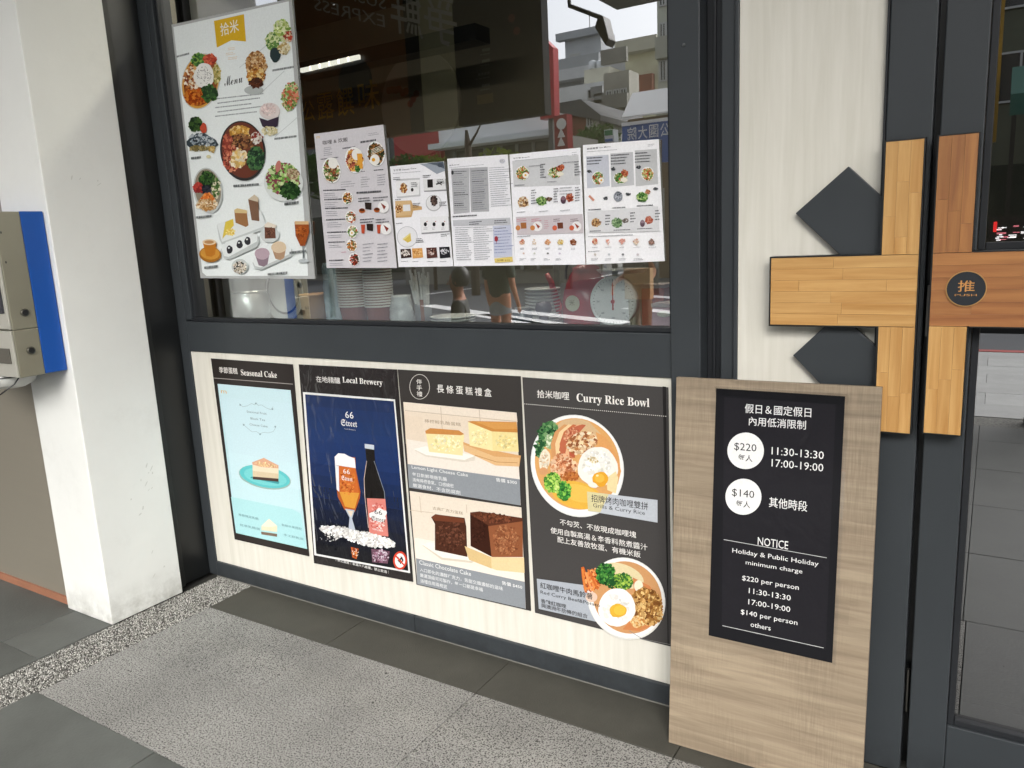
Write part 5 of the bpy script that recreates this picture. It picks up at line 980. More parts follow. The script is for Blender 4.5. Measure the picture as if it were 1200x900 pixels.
for k in range(8):
    a = math.pi / 2 - 6.283 * k / 8; nm = MB(); text3d(nm, str(k * 500 if k else 4) if k else 'kg', (x + r * .66 * math.cos(a) - .006, 2.3575, cz + r * .66 * math.sin(a) - .003), (1, 0, 0), (0, 0, 1), .012, .006); nm.build('numeral', mat('dial_ink', '#3a3c3e'), t)
MB().prism([(x - .003, 2.3562, cz - r * .35), (x + .003, 2.3562, cz - r * .35), (x + .0012, 2.3562, cz + r * .78), (x - .0012, 2.3562, cz + r * .78)], (0, .0006, 0)).build('needle', mat('needle_red', '#c23a3a', rough=.4), t)
MB().lathe([(.0001, 0), (.007, 0), (.007, .003), (.0001, .003)], x, 2.3545, cz, n=16, axis='Y', cap=False).build('hub', mat('needle_red', '#c23a3a'), t)
MB().lathe([(r * .9, 0), (r * 1.05, .012), (r * 1.06, .015), (r * .2, .012)], x, 2.44, cz + r * 1.08, n=32).build('pan', M_ss, t, smooth=True)
# cartons at the right
for i, (p0, p1, y, h, c, lab) in enumerate(((764, 789, 2.36, .085, '#c99aa4', 'pink carton with an oval cream label in the right corner of the window'), (752, 768, 2.44, .14, '#c46a5a', 'upright terracotta carton between the dial scale and the pink carton'))):
    a, b = at(p0, 365, y), at(p1, 365, y); t = thing('carton', lab, 'carton', ((a.x + b.x) / 2, y, ZC)); mm = mat('carton_%d' % i, c, rough=.6)
    MB().box(a.x, b.x + .03, y, y + .09, ZC, ZC + h).build('box', mm, t, bevel=.002); MB().box(a.x - .002, b.x + .032, y - .002, y + .092, ZC + h - .0, ZC + h + .012).build('lid', mat('carton_lid', '#c9b8b4', rough=.6), t)
    if i == 0:
        q = at(778, 368, y - .004); ov = MB(); ov.add([(q.x + .024 * math.cos(6.283 * k / 24), y - .0045, q.z + .010 * math.sin(6.283 * k / 24)) for k in range(24)], [tuple(range(24))]); ov.build('oval_label', mat('cream_label', '#ddd9c0'), t)

# ================================================================ THE STREET BEHIND US (seen in the glass)
M_win = mat('far_window_glass', '#20262c', rough=.15); M_winf = mat('far_window_frame', '#b9bcba', rough=.5)
def front(name, x0, x1, z0, z1, y, depth, m, root): return MB().box(x0, x1, y - depth, y, z0, z1).build(name, m, root)
def windows(root, x0, x1, z0, z1, y, nx, nz, fw=.62, fh=.55, m=None, sill=True):
    m = m or M_win; dx, dz = (x1 - x0) / nx, (z1 - z0) / nz; w_, h_ = dx * fw, dz * fh
    base = MB().box(-w_ / 2, w_ / 2, -.05, .03, -h_ / 2, h_ / 2).build('window', m, root); base.location = (0, 0, 0)
    fb = MB()
    for b in ((-w_ / 2 - .06, -w_ / 2, -h_ / 2 - .06, h_ / 2 + .06), (w_ / 2, w_ / 2 + .06, -h_ / 2 - .06, h_ / 2 + .06), (-.03, .03, -h_ / 2, h_ / 2), (-w_ / 2, w_ / 2, h_ / 2, h_ / 2 + .06), (-w_ / 2, w_ / 2, -h_ / 2 - .06, -h_ / 2)): fb.box(b[0], b[1], .0, .07, b[2], b[3])
    f0 = fb.build('frame', M_winf, base); o_ = Vector(root['_o'])
    first = True
    for i in range(nx):
        for j in range(nz):
            loc = Vector((x0 + dx * (i + .5), y, z0 + dz * (j + .5))) - o_
            if first: base.location = loc; first = False
            else:
                c = piece(base, root, loc); piece(f0, c, (0, 0, 0))
    # mesh data sits at the part's own origin
    for me in (base.data, f0.data):
        if '_done' not in me:
            for v in me.vertices: v.co += o_
            me['_done'] = 1
def B(name, label, px0, px1, pyt, y, depth, m, cat='building', zb=-.12, zt=None):
    a, b = mir(px0, 60, y), mir(px1, 60, y); zt = zt if zt is not None else mir((px0 + px1) / 2, pyt, y).z
    t = thing(name, label, cat, ((a.x + b.x) / 2, y - depth / 2, zb)); front('wall', a.x, b.x, zb, zt, y, depth, m, t); return t, a.x, b.x, zt
MW = lambda n, c, v=.12: mat(n, c, rough=.85, var=v, vscale=.6, bump=.2, bscale=6)
# storefront across the road: white band, red panel, dark show window
t, x0, x1, zt = B('storefront', 'white storefront across the road with a red panel and a lit show window', 455, 652, 140, -20, 3, MW('store_wall', '#8d8c86'), zt=5.0)
zt = mir(600, 138, -20).z
a, b = mir(520, 150, -20), mir(652, 150, -20); c1 = mir(600, 150, -20).z
MB().box(a.x, b.x, -19.98, -19.6, mir(590, 163, -20).z, zt + .2).build('white_band', MW('white_clad', '#e2e4e4', .05), t)
MB().box(a.x, b.x + .4, -19.59, -18.9, mir(590, 166, -20).z - .1, mir(590, 163, -20).z).build('canopy', MW('canopy_white', '#e4ecf0', .03), t)
MB().box(mir(465, 150, -20).x, mir(519, 150, -20).x, -19.98, -19.7, 1.2, zt + .1).build('red_panel', mat('red_panel', '#a81f28', rough=.5), t)
g = MB().box(a.x + .5, b.x - .2, -19.98, -19.9, .4, mir(590, 166, -20).z - .15).build('show_window', mat('show_glass', '#4f504a', rough=.12), t)
for k in range(7): xx = a.x + .5 + (b.x - a.x - .7) * k / 6; MB().box(xx - .05, xx + .05, -19.895, -19.8, .4, mir(590, 166, -20).z - .15).build('mullion', MW('mullion', '#9ba09e'), t)
rr = random.Random(3)
for k in range(12): xx = a.x + .8 + rr.random() * (b.x - a.x - 1.4); MB().box(xx, xx + .12, -19.895, -19.86, 2.9 + rr.random() * .9, 3.05 + rr.random() * .9).build('lamp', mat('shop_lamp', '#fff4da', emit=3), t)
# red signs
M_rs = mat('red_sign', '#a91e2a', rough=.5)
def sign(name, label, p, y, m, th=.35, pole=True, group=None):
    pts = [mir(*q, y) for q in p]; cen = sum(pts, Vector()) / len(pts); t = thing(name, label, 'sign', (cen.x, y, -.12), group)
    MB().prism(pts, (0, -th, 0)).build('board', m, t)
    if pole: MB().box(cen.x - .08, cen.x + .08, y - th * .8, y - th * .4, -.12, min(q.z for q in pts) + .02).build('pole', mat('sign_pole', '#5e605f', rough=.5), t)
    return t, pts, cen
sign('wall_sign', 'tall plain red vertical sign rising beside the black hanging panel', ((631, 40), (647, 55), (649, 137), (632, 140)), -18.5, M_rs)
t, pts, cen = sign('street_sign', 'dark red vertical sign with a white round emblem beside the white canopy', ((648, 136), (663, 133), (665, 186), (650, 190)), -17, mat('dark_red_sign', '#8a1f28', rough=.5))
q = mir(657, 145, -17 + .01); ds = MB().lathe([(.0001, 0), (.16, 0), (.16, .02), (.0001, .02)], q.x, -16.985, q.z, n=24, axis='Y', cap=False).build('emblem', mat('emblem_white', '#d8d8d4'), t)
for z_ in (156, 166): q = mir(657, z_, -17); MB().prism([(q.x - .13, -16.99, q.z - .12), (q.x + .13, -16.99, q.z - .12), (q.x, -16.99, q.z + .14)], (0, .02, 0)).build('white_mark', mat('emblem_white', '#d8d8d4'), t)
# far buildings
t, x0, x1, zt = B('apartment_building', 'grey stepped apartment block with a row of small windows high behind the street', 662, 704, 37, -60, 3, MW('grey_wall', '#b4b8bb'))
windows(t, x0 + .4, x1 - 2, zt - 3.4, zt - 1.4, -60, 5, 1, .5, .7); MB().box(x0 - .6, x1 + .4, -60.1, -59.4, zt - .5, zt + .1).build('parapet', MW('parapet', '#a4a8ab'), t)
MB().box(x0 + 1, x0 + 1.05, -63, -62.95, zt, zt + 2.5).build('aerial', M_black, t)
t, x0, x1, zt = B('apartment_building', 'low grey block with long balconies below the stepped apartment block', 647, 701, 66, -52, 3, MW('grey_wall2', '#9a9ea0'))
for k in range(4): MB().box(x0, x1 - k * .7, -52.0, -51.0, zt - 1.8 - k * 3.0, zt - 1.0 - k * 3.0).build('balcony', MW('balcony', '#c4c6c6'), t)
windows(t, x0 + .5, x1 - .5, zt - 11, zt - 1.5, -52, 6, 3, .6, .5)
t, x0, x1, zt = B('apartment_building', 'dark grey balcony tower right of the hanging lamp', 704, 736, 66, -48, 3, MW('grey_wall3', '#a4a6a6'))
for k in range(5): MB().box(x0, x1, -48.0, -47.1, zt - 2.2 - k * 3.0, zt - 1.3 - k * 3.0).build('balcony', MW('balcony2', '#bcbebf'), t)
windows(t, x0 + .3, x1 - .3, zt - 14, zt - .4, -48, 4, 5, .6, .5)
t, x0, x1, zt = B('white_house', 'white stained house wall with one green-framed window across the street', 650, 711, 99, -36, 3, MW('white_wall', '#dadedf', .18))
windows(t, x0 + .3, x1 - 2.2, zt - 5.5, zt - 1.2, -36, 2, 1, .25, .3)
for k_ in range(5): q = mir(703 + (k_ % 2) * 4, 108 + k_ * 8, -36); MB().box(q.x - .35, q.x + .35, -35.99, -35.5, q.z - .25, q.z + .25).build('air_conditioner', MW('ac_box', '#8f9292'), t)
windows(t, mir(687, 60, -36).x, mir(699, 60, -36).x, mir(690, 116, -36).z, mir(690, 105, -36).z, -36, 1, 1, .8, .8)
MB().box(mir(684, 60, -38).x, mir(714, 60, -38).x, -40, -37.9, zt, mir(700, 80, -38).z).build('roof_shed', MW('shed', '#cbc9b8'), t)
for k in (692, 700): q = mir(k, 80, -38.5); MB().lathe([(.24, 0), (.25, .2), (.24, .42), (.05, .5)], q.x, -38.8, q.z, n=16).build('water_tank', mat('tank_steel', '#c4c8ca', rough=.3, metal=.6), t)
t, x0, x1, zt = B('brick_house', 'low house with a red brick gable and dark sloping roof', 650, 684, 134, -29, 3, MW('brick', '#7c4a3c'))
a, b, c_ = mir(646, 130, -28.6), mir(703, 136, -28.6), mir(680, 124, -28.6)
MB().prism([(a.x, -28.6, a.z), (b.x, -28.6, b.z - .2), (b.x, -28.6, b.z + .05), (c_.x, -28.6, c_.z + .3), (a.x, -28.6, a.z + .3)], (0, -7, 0)).build('roof', MW('dark_roof', '#4a4c4e'), t)
MB().box(mir(684, 130, -29).x, mir(701, 130, -29).x, -35, -29.02, -.12, mir(690, 134, -29).z).build('white_gable', MW('gable', '#a8aaa8'), t)
windows(t, mir(685, 60, -29).x, mir(692, 60, -29).x, mir(688, 150, -29).z, mir(688, 132, -29).z, -29.0, 1, 1, .7, .7)
t, x0, x1, zt = B('apartment_building', 'beige apartment block with an old mural behind the white awning', 732, 771, 47, -40, 3, MW('beige_wall', '#c9c6ac', .2))
windows(t, x0 + .2, x1 - .2, zt - 12.5, zt - 1.2, -40, 3, 4, .5, .45); MB().box(x0 - .3, x1 + .2, -40.3, -39.2, zt - .7, zt).build('parapet', MW('parapet2', '#b0ae9e'), t)
MB().box(mir(750, 90, -39.9).x, mir(766, 90, -39.9).x, -39.99, -39.6, mir(758, 112, -40).z, mir(758, 88, -40).z).build('mural', MW('mural', '#8c5a48', .35), t)
t, x0, x1, zt = B('apartment_building', 'mottled old flats with rows of small balconies between the white house and beige block', 706, 736, 84, -34, 1.3, MW('old_wall', '#a3a196', .3))
windows(t, x0 + .1, x1 - .1, 1.0, zt - .5, -34, 3, 5, .55, .5)
for k in range(5): MB().box(x0, x1, -33.95, -33.7, 1.2 + k * 2.2, 1.9 + k * 2.2).build('balcony', MW('balcony4', '#8b8a82', .25), t)
t, x0, x1, zt = B('apartment_tower', 'tall pale green tiled tower at the right edge of the window', 770, 800, -60, -30, 3, MW('tower_wall', '#bcc0b2', .15))
for k in range(7): MB().box(x0, x1, -30.0, -29.7, zt - 4.4 - k * 3.0, zt - 3.5 - k * 3.0).build('balcony', MW('balcony3', '#a4a69a'), t)
windows(t, x0 + .1, x1 - .1, 1.5, zt - 1, -30, 3, 7, .6, .5)
t, x0, x1, zt = B('shop_building', 'low shop under a long white awning behind the blue road sign', 733, 800, 136, -22, 3, MW('shop_brown', '#6c5a48'))
a, b = mir(728, 137, -21), mir(800, 128, -21); MB().prism([(a.x, -21, a.z), (a.x, -21.95, a.z + .9), (a.x, -21.95, a.z + .84), (a.x, -21, a.z - .05)], (b.x - a.x, 0, 0)).build('awning', mat('awning_white', '#e8eae8', rough=.6), t)
windows(t, mir(752, 60, -22).x, mir(775, 60, -22).x, .6, 3.2, -22, 3, 1, .8, .8)
# blue road sign with white characters, reads 公園大院 on the side facing us
t, pts, cen = sign('road_sign', 'large blue sign with white characters at the right edge of the window', ((728, 148), (792, 140), (792, 188), (775, 190), (775, 163), (728, 168)), -15, mat('blue_sign', '#1558a8', rough=.4), th=.12)
lm = MB(); zb = mir(760, 164, -15).z; W4 = (mir(785, 150, -15).x - mir(733, 150, -15).x) / 4
for k, ch in enumerate('公園大院'): text3d(lm, ch, (mir(784, 150, -15).x - k * W4, -14.985, zb + .05), (-1, 0, 0), (0, 0, 1), W4 * .82, (mir(760, 147, -15).z - zb) * .9)
text3d(lm, 'NN', (mir(784, 180, -15).x, -14.985, mir(784, 182, -15).z), (0, 0, 1), (1, 0, 0), .45, .2)
lm.build('lettering', mat('sign_white', '#e6eaee', rough=.5), t)
MB().box(pts[0].x, pts[1].x, -14.99, -14.96, pts[0].z - .0, pts[0].z + .08).build('edge', mat('sign_white', '#e6eaee'), t)
t, pts, cen = sign('shop_sign', 'small green, white and blue striped shop sign left of the blue sign', ((707, 152), (718, 151), (719, 166), (708, 167)), -19, mat('sign_plate', '#d4dadc', rough=.5))
z0_, z1_ = pts[2].z, pts[1].z
for f0, f1, c in ((.55, .95, '#177a4a'), (.08, .28, '#2a62a8')): MB().box(pts[0].x + .03, pts[1].x - .03, -18.995, -18.97, z0_ + (z1_ - z0_) * f0, z0_ + (z1_ - z0_) * f1).build('stripe', mat('stripe_' + c[1:], c), t)
# row of buildings on the door side
for i, (xa, xb, zt, c, lab) in enumerate(((-8.4, -1.2, 11, '#6a6c5e', 'olive grey shop building opposite the door'), (-1.15, 6.5, 12.5, '#54584a', 'dark mossy shop building opposite the glass door'), (6.6, 18, 10, '#77756c', 'grey shop building to the far right across the road'), (-46, -22.5, 13, '#7d7c76', 'long grey building far to the left across the road'))):
    t = thing('shop_building', lab, 'building', ((xa + xb) / 2, -24, -.12)); front('wall', xa, xb, -.12, zt, -24, 8, MW('opp_%d' % i, c, .25), t); windows(t, xa + .3, xb - .3, 4.2, zt - .4, -24, int((xb - xa) / 2.2), 3, .6, .5); MB().box(xa + .3, xb - .3, -23.99, -23.9, .2, 3.0).build('shop_window', mat('opp_glass', '#2c3430', rough=.1), t)
t, pts, cen = None, None, None
t = thing('yellow_sign', 'tall yellow vertical shop sign opposite the door', 'sign', (-.6, -20, -.12)); MB().box(-.95, -.15, -20.2, -20, 3.4, 9.0).build('board', mat('yellow_sign', '#a07c1c', rough=.5, var=.3, vscale=1.5), t); MB().box(-.6, -.5, -20.15, -20.05, -.12, 3.4).build('pole', M_black, t)
t = thing('neon_sign', 'lit white and red neon sign seen through the upper door glass', 'sign', (.3, -14, 1.6))
rr = random.Random(12)
for i in range(26): xa, za = rr.uniform(-.02, .6), rr.uniform(.92, 1.3); MB().box(xa, xa + rr.uniform(.03, .16), -13.96, -13.93, za, za + rr.uniform(.012, .03)).build('tube', mat('neon_white', '#f4f0ee', emit=.9) if i % 4 else mat('neon_pink', '#e07a86', emit=.6), t)
for i, (xa, xb, za, zb, c, e) in enumerate(() and ((-.02, .62, .98, 1.12, '#ffffff', .9), (.1, .68, 1.16, 1.24, '#ff9a9a', 1.2), (.3, .6, 1.28, 1.36, '#f2e2c0', 1.0), (-.06, .02, 1.2, 1.42, '#e02a2a', .8), (.5, .78, .9, 1.0, '#d8586a', .5))): MB().box(xa, xb, -14, -13.95, za, zb).build('tube', mat('neon_%d' % i, c, emit=e), t)
MB().box(-.06, -.0, -13.97, -13.94, 1.2, 1.4).build('tube', mat('neon_red', '#e02a2a', emit=.8), t)
MB().box(-.15, .9, -14.1, -14.005, .8, 1.5).build('backing', M_black, t); MB().box(.3, .36, -14.08, -14.03, -.12, .8).build('leg', M_black, t)
t = thing('teal_awning', 'teal awning over the shops opposite the door', 'awning', (1.5, -19.5, 4)); MB().prism([(.1, -18.8, 4.4), (.1, -20, 5.2), (.1, -20, 5.0), (.1, -18.8, 3.9)], (4, 0, 0)).build('canopy', mat('teal', '#1f5a4e', rough=.6), t); MB().box(.15, .25, -18.95, -18.85, -.12, 4.0).build('post', M_black, t); MB().box(3.9, 4.0, -18.95, -18.85, -.12, 4.0).build('post', M_black, t)

t = thing('canopy_box', 'dark underside of a small canopy box jutting into the top of the window reflection', 'canopy', (mir(735, 0, -2.4).x, -2.4, 3.5))
a = mir(720, 10, -2.2)
MB().box(a.x, a.x + 1.1, -2.2, -1.5, a.z, a.z + .22).build('box', mat('canopy_dark', '#5c5c56', rough=.7), t)
# lamp on a bracket at the arcade edge
a, b = mir(664, 5, -2.05), mir(701, 19, -2.05)
t = thing('flood_lamp', 'black flood lamp on a bent bracket under the arcade edge', 'lamp', (a.x, -2.05, a.z)); MB().tube([(a.x, -2.02, a.z + .25), a, b], .02).build('bracket', M_black, t)
hp = [mir(*q, -2.1) for q in ((697, 18), (703, 16), (710, 44), (706, 52), (699, 40), (693, 30))]; MB().prism(hp, (0, -.16, 0)).build('lamp_head', mat('lamp_black', '#1c1d1f', rough=.4), t, bevel=.01)
# big dark fascia sign hanging across the arcade, beside the neighbour
YF = -2.0
def mx(px): return mir(px, 100, YF).x
zb_ = mir(590, 139, YF).z
t = thing('hanging_sign', 'large brown, olive and black sign panel hung high at the street edge of the arcade', 'sign', (mx(490), YF, zb_))
for nm, p0, p1, dz_, c in (('brown_panel', 330, 474, .0, '#7a5434'), ('dark_panel', 474.3, 490, .0, '#2c2a24'), ('olive_panel', 490.3, 531, .0, '#a2a286'), ('black_panel', 531.3, 634, .0, '#1a1c20')): MB().box(mx(p0), mx(p1), YF - .12, YF, zb_, 4.65).build(nm, mat(nm, c, rough=.75, var=.1, spec=.15), t)
M_pl = mat('pale_letter', '#b9b8ae', rough=.6)
for s_, p0, p1, hpx in (('EXPRESS', (447, 31), (364, 10), 15), ('SUSHI', (448, 10), (396, -4), 15), ('爭鮮', (533, 56), (455, 36), 62)):
    a, b, c_ = mir(*p0, YF + .006), mir(*p1, YF + .006), mir(p0[0], p0[1] - hpx, YF + .006); u = (b - a); lm = MB(); text3d(lm, s_, a, u.normalized(), (0, 0, 1), u.length, (c_ - a).length); lm.build('lettering', M_pl, t)
q = mir(412, 92, YF); MB().lathe([(.0001, 0), (.23, 0), (.23, .01), (.0001, .01)], q.x, YF + .002, q.z - .02, n=36, axis='Y', cap=False).build('dark_emblem', mat('emblem_dark', '#20170f', rough=.6), t)
for k, (yy_, ww) in enumerate(((56, 12), (69, 12), (84, 18), (98, 12))):
    for j in range(2):
        a = mir(570, yy_ + j * 5, YF + .004); b = mir(570 - ww * (1 if j else .8), yy_ - 3 + j * 5, YF + .004); lm = MB()
        for i in range(4): f0, f1 = i / 4 + .02, i / 4 + .2; lm.box(a.x + (b.x - a.x) * f0, a.x + (b.x - a.x) * f1, YF + .002, YF + .005, a.z - .012 + j * .008, a.z + .012 - j * .008)
        o_ = lm.build('small_print', mat('print_grey', '#6c6e6e'), t); o_['kind'] = 'stuff'
a, b = mir(556, 122, YF), mir(574, 108, YF); MB().box(a.x, b.x, YF + .002, YF + .006, a.z, b.z).build('gold_label', mat('gold_label', '#6a4f20', rough=.6), t)
for pq in ((596, 20), (602, 35)): q = mir(*pq, YF); MB().lathe([(.0001, 0), (.035, 0), (.035, .006), (.0001, .006)], q.x, YF + .002, q.z, n=16, axis='Y', cap=False).build('red_seal', mat('seal_red', '#6a1c1c', rough=.5), t)

# shrubs and young tree in front of the storefront
def leaves(mb, c, r, n, rr, s=.12):
    for i in range(n):
        v = Vector((rr.gauss(0, 1), rr.gauss(0, 1), rr.gauss(0, 1))).normalized() * (rr.random() ** .4); p0 = Vector((c[0] + v.x * r[0], c[1] + v.y * r[1], c[2] + v.z * r[2]))
        a = Vector((rr.uniform(-1, 1), rr.uniform(-1, 1), rr.uniform(-1, 1))).normalized() * s * rr.uniform(.6, 1.3); b = a.orthogonal().normalized() * s * .45
        mb.add([p0 - a, p0 - b, p0 + a, p0 + b], [(0, 1, 2, 3)])
M_leaf = mat('leaf_green', '#4c7434', rough=.6, var=.35, vscale=2); M_leaf2 = mat('leaf_yellow', '#8a9a3c', rough=.6, var=.3, vscale=2); M_bark = mat('bark', '#4c4238', rough=.9)
for i, (pxx, y, h, lab) in enumerate(((372, -9, 3.4, 'dark green street shrub at the left behind the tall menu'), (474, -17, 3.0, 'low green shrub in front of the red panel'), (500, -17.3, 2.9, 'yellow-green shrub at the right end of the red panel'), (700, -27, 4.2, 'small green bush between the low roofs'))):
    q = mir(pxx, 190, y); rr = random.Random(40 + i); t = thing('shrub', lab, 'shrub', (q.x, y, -.12)); zc = q.z if i != 3 else mir(700, 152, y).z
    mb = MB(); leaves(mb, (q.x, y, zc - .3), (1.1, .7, .55), 700, rr, .13); mb.build('crown', M_leaf if i != 2 else M_leaf2, t)
    MB().tube([(q.x, y, -.12), (q.x + .05, y, zc * .5), (q.x, y, zc - .3)], [.07, .05, .03]).build('trunk', M_bark, t)
q = mir(548, 190, -15); t = thing('young_tree', 'young street tree with a pruned trunk in front of the white storefront', 'tree', (q.x, -15, -.12)); rr = random.Random(9)
zt = mir(548, 152, -15).z; MB().tube([(q.x, -15, -.12), (q.x + .03, -15, 2), (q.x, -15, zt - .4), (q.x - .02, -15, zt)], [.14, .12, .1, .04]).build('trunk', M_bark, t); MB().tube([(q.x, -15, zt - .5), (q.x + .35, -15, zt - .1), (q.x + .55, -15, zt + .2)], [.05, .03, .02]).build('branch', M_bark, t)
mb = MB(); leaves(mb, (q.x + 1.0, -15, zt - 1.0), (.8, .5, .4), 240, rr, .12); mb.build('crown', M_leaf2, t)

# ---------------------------------------------------------------- people
def skinned(name, verts, edges, radii, m, parent, sub=2, root=0):
    me = bpy.data.meshes.new(name); me.from_pydata([tuple(v) for v in verts], edges, []); me.materials.append(m)
    o = bpy.data.objects.new(name, me); COL.objects.link(o); o.parent = parent
    o.modifiers.new('skin', 'SKIN'); sv = me.skin_vertices[0].data if me.skin_vertices else None
    if sv is None:
        bm = bmesh.new(); bm.from_mesh(me); bm.verts.layers.skin.verify(); bm.to_mesh(me); bm.free(); sv = me.skin_vertices[0].data
    for i, r in enumerate(radii): sv[i].radius = (r, r) if not isinstance(r, tuple) else r; sv[i].use_root = (i == root)
    s = o.modifiers.new('subdivision', 'SUBSURF'); s.levels = sub; s.render_levels = sub
    me.polygons.foreach_set('use_smooth', [True] * len(me.polygons)); o.modifiers['skin'].use_smooth_shade = True
    return o
import bmesh
def person(label, loc, ang, H, skin, hair_c, top_c, bot_c, shorts=False, sit=False, stride=.12, armbend=0, long_hair=False, sleeves=True, group=None):
    t = thing('person', label, 'person', tuple(loc), group); t['_o'] = [0, 0, 0]; dz = -.44 if sit else 0; t.rotation_euler.z = ang; t.scale = (H / 1.7,) * 3
    ms = mat('skin_' + skin[1:], skin, rough=.55); V, E, Rr = [], [], []
    def v(x, y, z, r, frm=None):
        V.append((x, y, z + dz)); Rr.append(r); i = len(V) - 1
        if frm is not None: E.append((frm, i))
        return i
    pel = v(0, 0, .93, (.15, .10)); wa = v(0, .0, 1.10, (.125, .09), pel); ch = v(0, .0, 1.30, (.15, .10), wa); nk = v(0, -.01, 1.43, (.06, .055), ch); n2 = v(0, .01, 1.49, .05, nk)
    hd = v(0, .02, 1.57, (.072, .085), n2); h2 = v(0, .015, 1.65, (.07, .08), hd); v(0, .01, 1.70, .035, h2)
    ank = []
    for s in (-1, 1):
        sh = v(s * .17, 0, 1.38, .055, ch); el = v(s * .22, -.02 + .05 * (s * stride > 0), 1.12, .042, sh)
        wr = v(s * .23, .06 + armbend * .22, .90 + armbend * .18, .028, el); pm_ = v(s * .225, .09 + armbend * .25, .84 + armbend * .17, (.016, .034), wr)
        for k in range(4):
            fx = v(s * .225, .075 + armbend * .25 + k * .018, .79 + armbend * .17, .009, pm_); v(s * .215, .085 + armbend * .25 + k * .018, .755 - (.01 if k in (1, 2) else 0) + armbend * .17, .0075, fx)
        th = v(s * .215, .125 + armbend * .25, .83 + armbend * .17, .010, pm_); v(s * .21, .135 + armbend * .25, .80 + armbend * .17, .008, th)
        hp_ = v(s * .09, 0, .88, .085, pel); ly = .44 if sit else 0; kn = v(s * .10, s * stride * .6 + ly, .50 + (.42 if sit else 0), .055, hp_); c2 = v(s * .10, s * stride * .8 - .03 + ly, .33 - dz, .052, kn); an = v(s * .10, s * stride - .02 + ly, .09 - dz, .034, c2)
        v(s * .105, s * stride + .07 + ly, .035 - dz, (.035, .03), an); v(s * .10, s * stride + .14 + ly, .03 - dz, (.03, .022), len(V) - 1)
    skinned('body', V, E, Rr, ms, t)
    # face
    for s in (-1, 1): MB().lathe([(.0001, 0), (.009, 0), (.006, .004), (.0001, .005)], s * .03, .098, 1.60, n=10, axis='Y', cap=False).build('eye', M_black, t).location.z = dz; MB().lathe([(.0001, -.006), (.02, 0), (.016, .008), (.0001, .008)], s * .078, .01, 1.585, n=10, axis='X', cap=False).build('ear', ms, t).location.z = dz
    MB().add([(-.012, .095, 1.565), (.012, .095, 1.565), (0, .122, 1.565), (0, .095, 1.60)], [(0, 1, 2), (0, 2, 3), (1, 3, 2), (0, 3, 1)]).build('nose', ms, t).location.z = dz
    MB().box(-.02, .02, .09, .1, 1.535, 1.541).build('mouth', mat('lip', '#8a4a44'), t).location.z = dz
    mh = mat('hair_' + hair_c[1:], hair_c, rough=.5, bump=.5, bscale=200, stretch=(1, 1, .1))
    prof = [(.0001, .115), (.05, .108), (.085, .07), (.098, .01), (.094, -.05), (.07, -.08)] if not long_hair else [(.0001, .115), (.05, .108), (.087, .07), (.1, .01), (.1, -.08), (.095, -.18), (.06, -.22)]
    o = MB().lathe(prof[::-1], 0, 0, 0, n=20, cap=False).build('hair', mh, t, smooth=True); o.location = (0, -.022, 1.625 + dz)
    mt = mat('top_' + top_c[1:], top_c, rough=.8, var=.1); V2 = [(0, 0, .90), (0, 0, 1.10), (0, 0, 1.30), (0, -.01, 1.40)]; E2 = [(0, 1), (1, 2), (2, 3)]; R2 = [(.175, .125), (.15, .112), (.165, .118), (.08, .07)]
    if sleeves:
        for s in (-1, 1): k = len(V2); V2 += [(s * .175, 0, 1.375), (s * .215, -.012, 1.17)]; R2 += [.07, .058]; E2 += [(2, k), (k, k + 1)]
    skinned('shirt', [(a_, b_, c_ + dz) for a_, b_, c_ in V2], E2, R2, mt, t)
    mb_ = mat('bottom_' + bot_c[1:], bot_c, rough=.85, var=.08); V3 = [(0, 0, .98), (0, 0, .90)]; E3 = [(0, 1)]; R3 = [(.15, .11), (.165, .12)]
    for s in (-1, 1):
        k = len(V3); V3 += [(s * .092, 0, .85)]; R3 += [.098]; E3 += [(1, k)]
        if sit: V3 += [(s * .10, .44, .90), (s * .10, .43, .56)]; R3 += [.075, .055]; E3 += [(k, k + 1), (k + 1, k + 2)]; continue
        if shorts: V3 += [(s * .10, s * stride * .3, .68)]; R3 += [.095]; E3 += [(k, k + 1)]
        else: V3 += [(s * .10, s * stride * .6, .50), (s * .10, s * stride - .02, .11)]; R3 += [.072, .052]; E3 += [(k, k + 1), (k + 1, k + 2)]
    skinned('shorts' if shorts else 'trousers', [(a_, b_, c_ + dz) for a_, b_, c_ in V3], E3, R3, mb_, t)
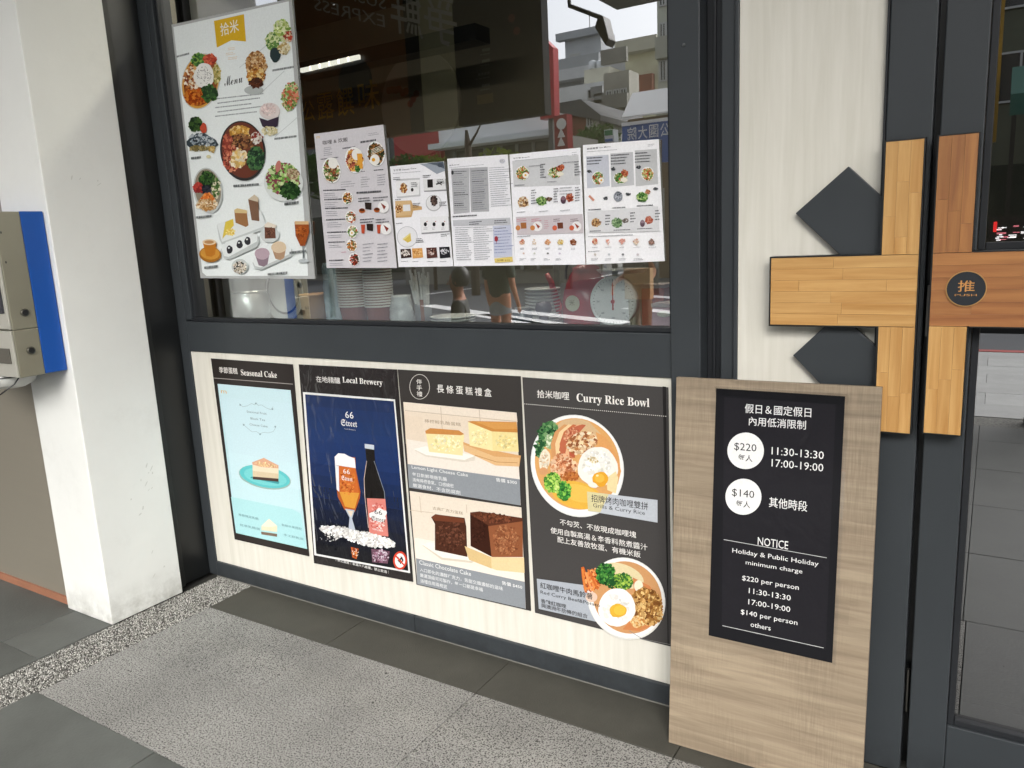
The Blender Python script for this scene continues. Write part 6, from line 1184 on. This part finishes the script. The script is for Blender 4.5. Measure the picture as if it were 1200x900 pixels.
    for s in (-1, 1):
        MB().prism([(s * .10 - .045, s * stride - .07, 0), (s * .10 + .045, s * stride - .07, 0), (s * .10 + .05, s * stride + .12, 0), (s * .10 + .02, s * stride + .2, 0), (s * .10 - .02, s * stride + .2, 0), (s * .10 - .05, s * stride + .12, 0)], (0, 0, .05)).build('shoe', mat('shoe_dark', '#33302e', rough=.6), t, bevel=.012).location.y = .44 if sit else 0
    return t
q = mirz(583, 348, .83)
person('person in a dark green shirt and pale shorts crossing the road, seen from behind', (q.x, q.y, -.12), R_(185), 1.68, '#b98264', '#1c1815', '#1f2e22', '#9aa0a4', shorts=True, stride=.05)
q = mirz(748, 338, .83)
t = person('person in brown trousers and patterned top holding a kraft paper bag', (q.x, q.y, -.12), R_(10), 1.7, '#a87456', '#1c1815', '#55585c', '#6b5a44', stride=.04, armbend=.8)
bx = q + Vector((.12, .32, 0)); g_ = thing('paper_bag', 'kraft paper bag held by the person in brown trousers', 'bag', (bx.x, bx.y, .8)); MB().box(bx.x - .17, bx.x + .17, bx.y - .06, bx.y + .06, .72, 1.10).build('bag', mat('kraft_bag', '#a8845c', rough=.8), g_, bevel=.004); MB().tube([(bx.x - .07, bx.y, 1.10), (bx.x - .05, bx.y, 1.2), (bx.x + .05, bx.y, 1.2), (bx.x + .07, bx.y, 1.10)], .006).build('handle', M_black, g_)
q = mir(533, 330, -1.75)
st = thing('stool', 'small dark stool under the seated dark-haired person', 'stool', (q.x, -1.75, 0)); MB().lathe([(.0001, 0), (.16, 0), (.16, .035), (.0001, .035)], q.x, -1.75, .385, n=20, cap=False).build('seat', M_black, st)
for s_ in (-1, 1):
    for s2 in (-1, 1): MB().tube([(q.x + s_ * .14, -1.75 + s2 * .14, 0), (q.x + s_ * .09, -1.75 + s2 * .09, .385)], .012).build('leg', M_black, st)
person('seated dark-haired person in a grey patterned shirt near the arcade edge', (q.x, -1.75, 0), R_(60), 1.7, '#a06a50', '#15110f', '#3a3c3a', '#3f4446', stride=0, sit=True)
q = mirz(677, 327, -.12)
person('person in red trousers walking far across the road', (q.x, q.y, -.12), R_(80), 1.7, '#b98264', '#1c1815', '#8f9296', '#b0202c', stride=.28)
person('person in dark trousers standing at the arcade edge behind the camera', (.42, -2.33, 0), R_(20), 1.66, '#b98264', '#1c1815', '#23393a', '#1d2124', stride=.03)
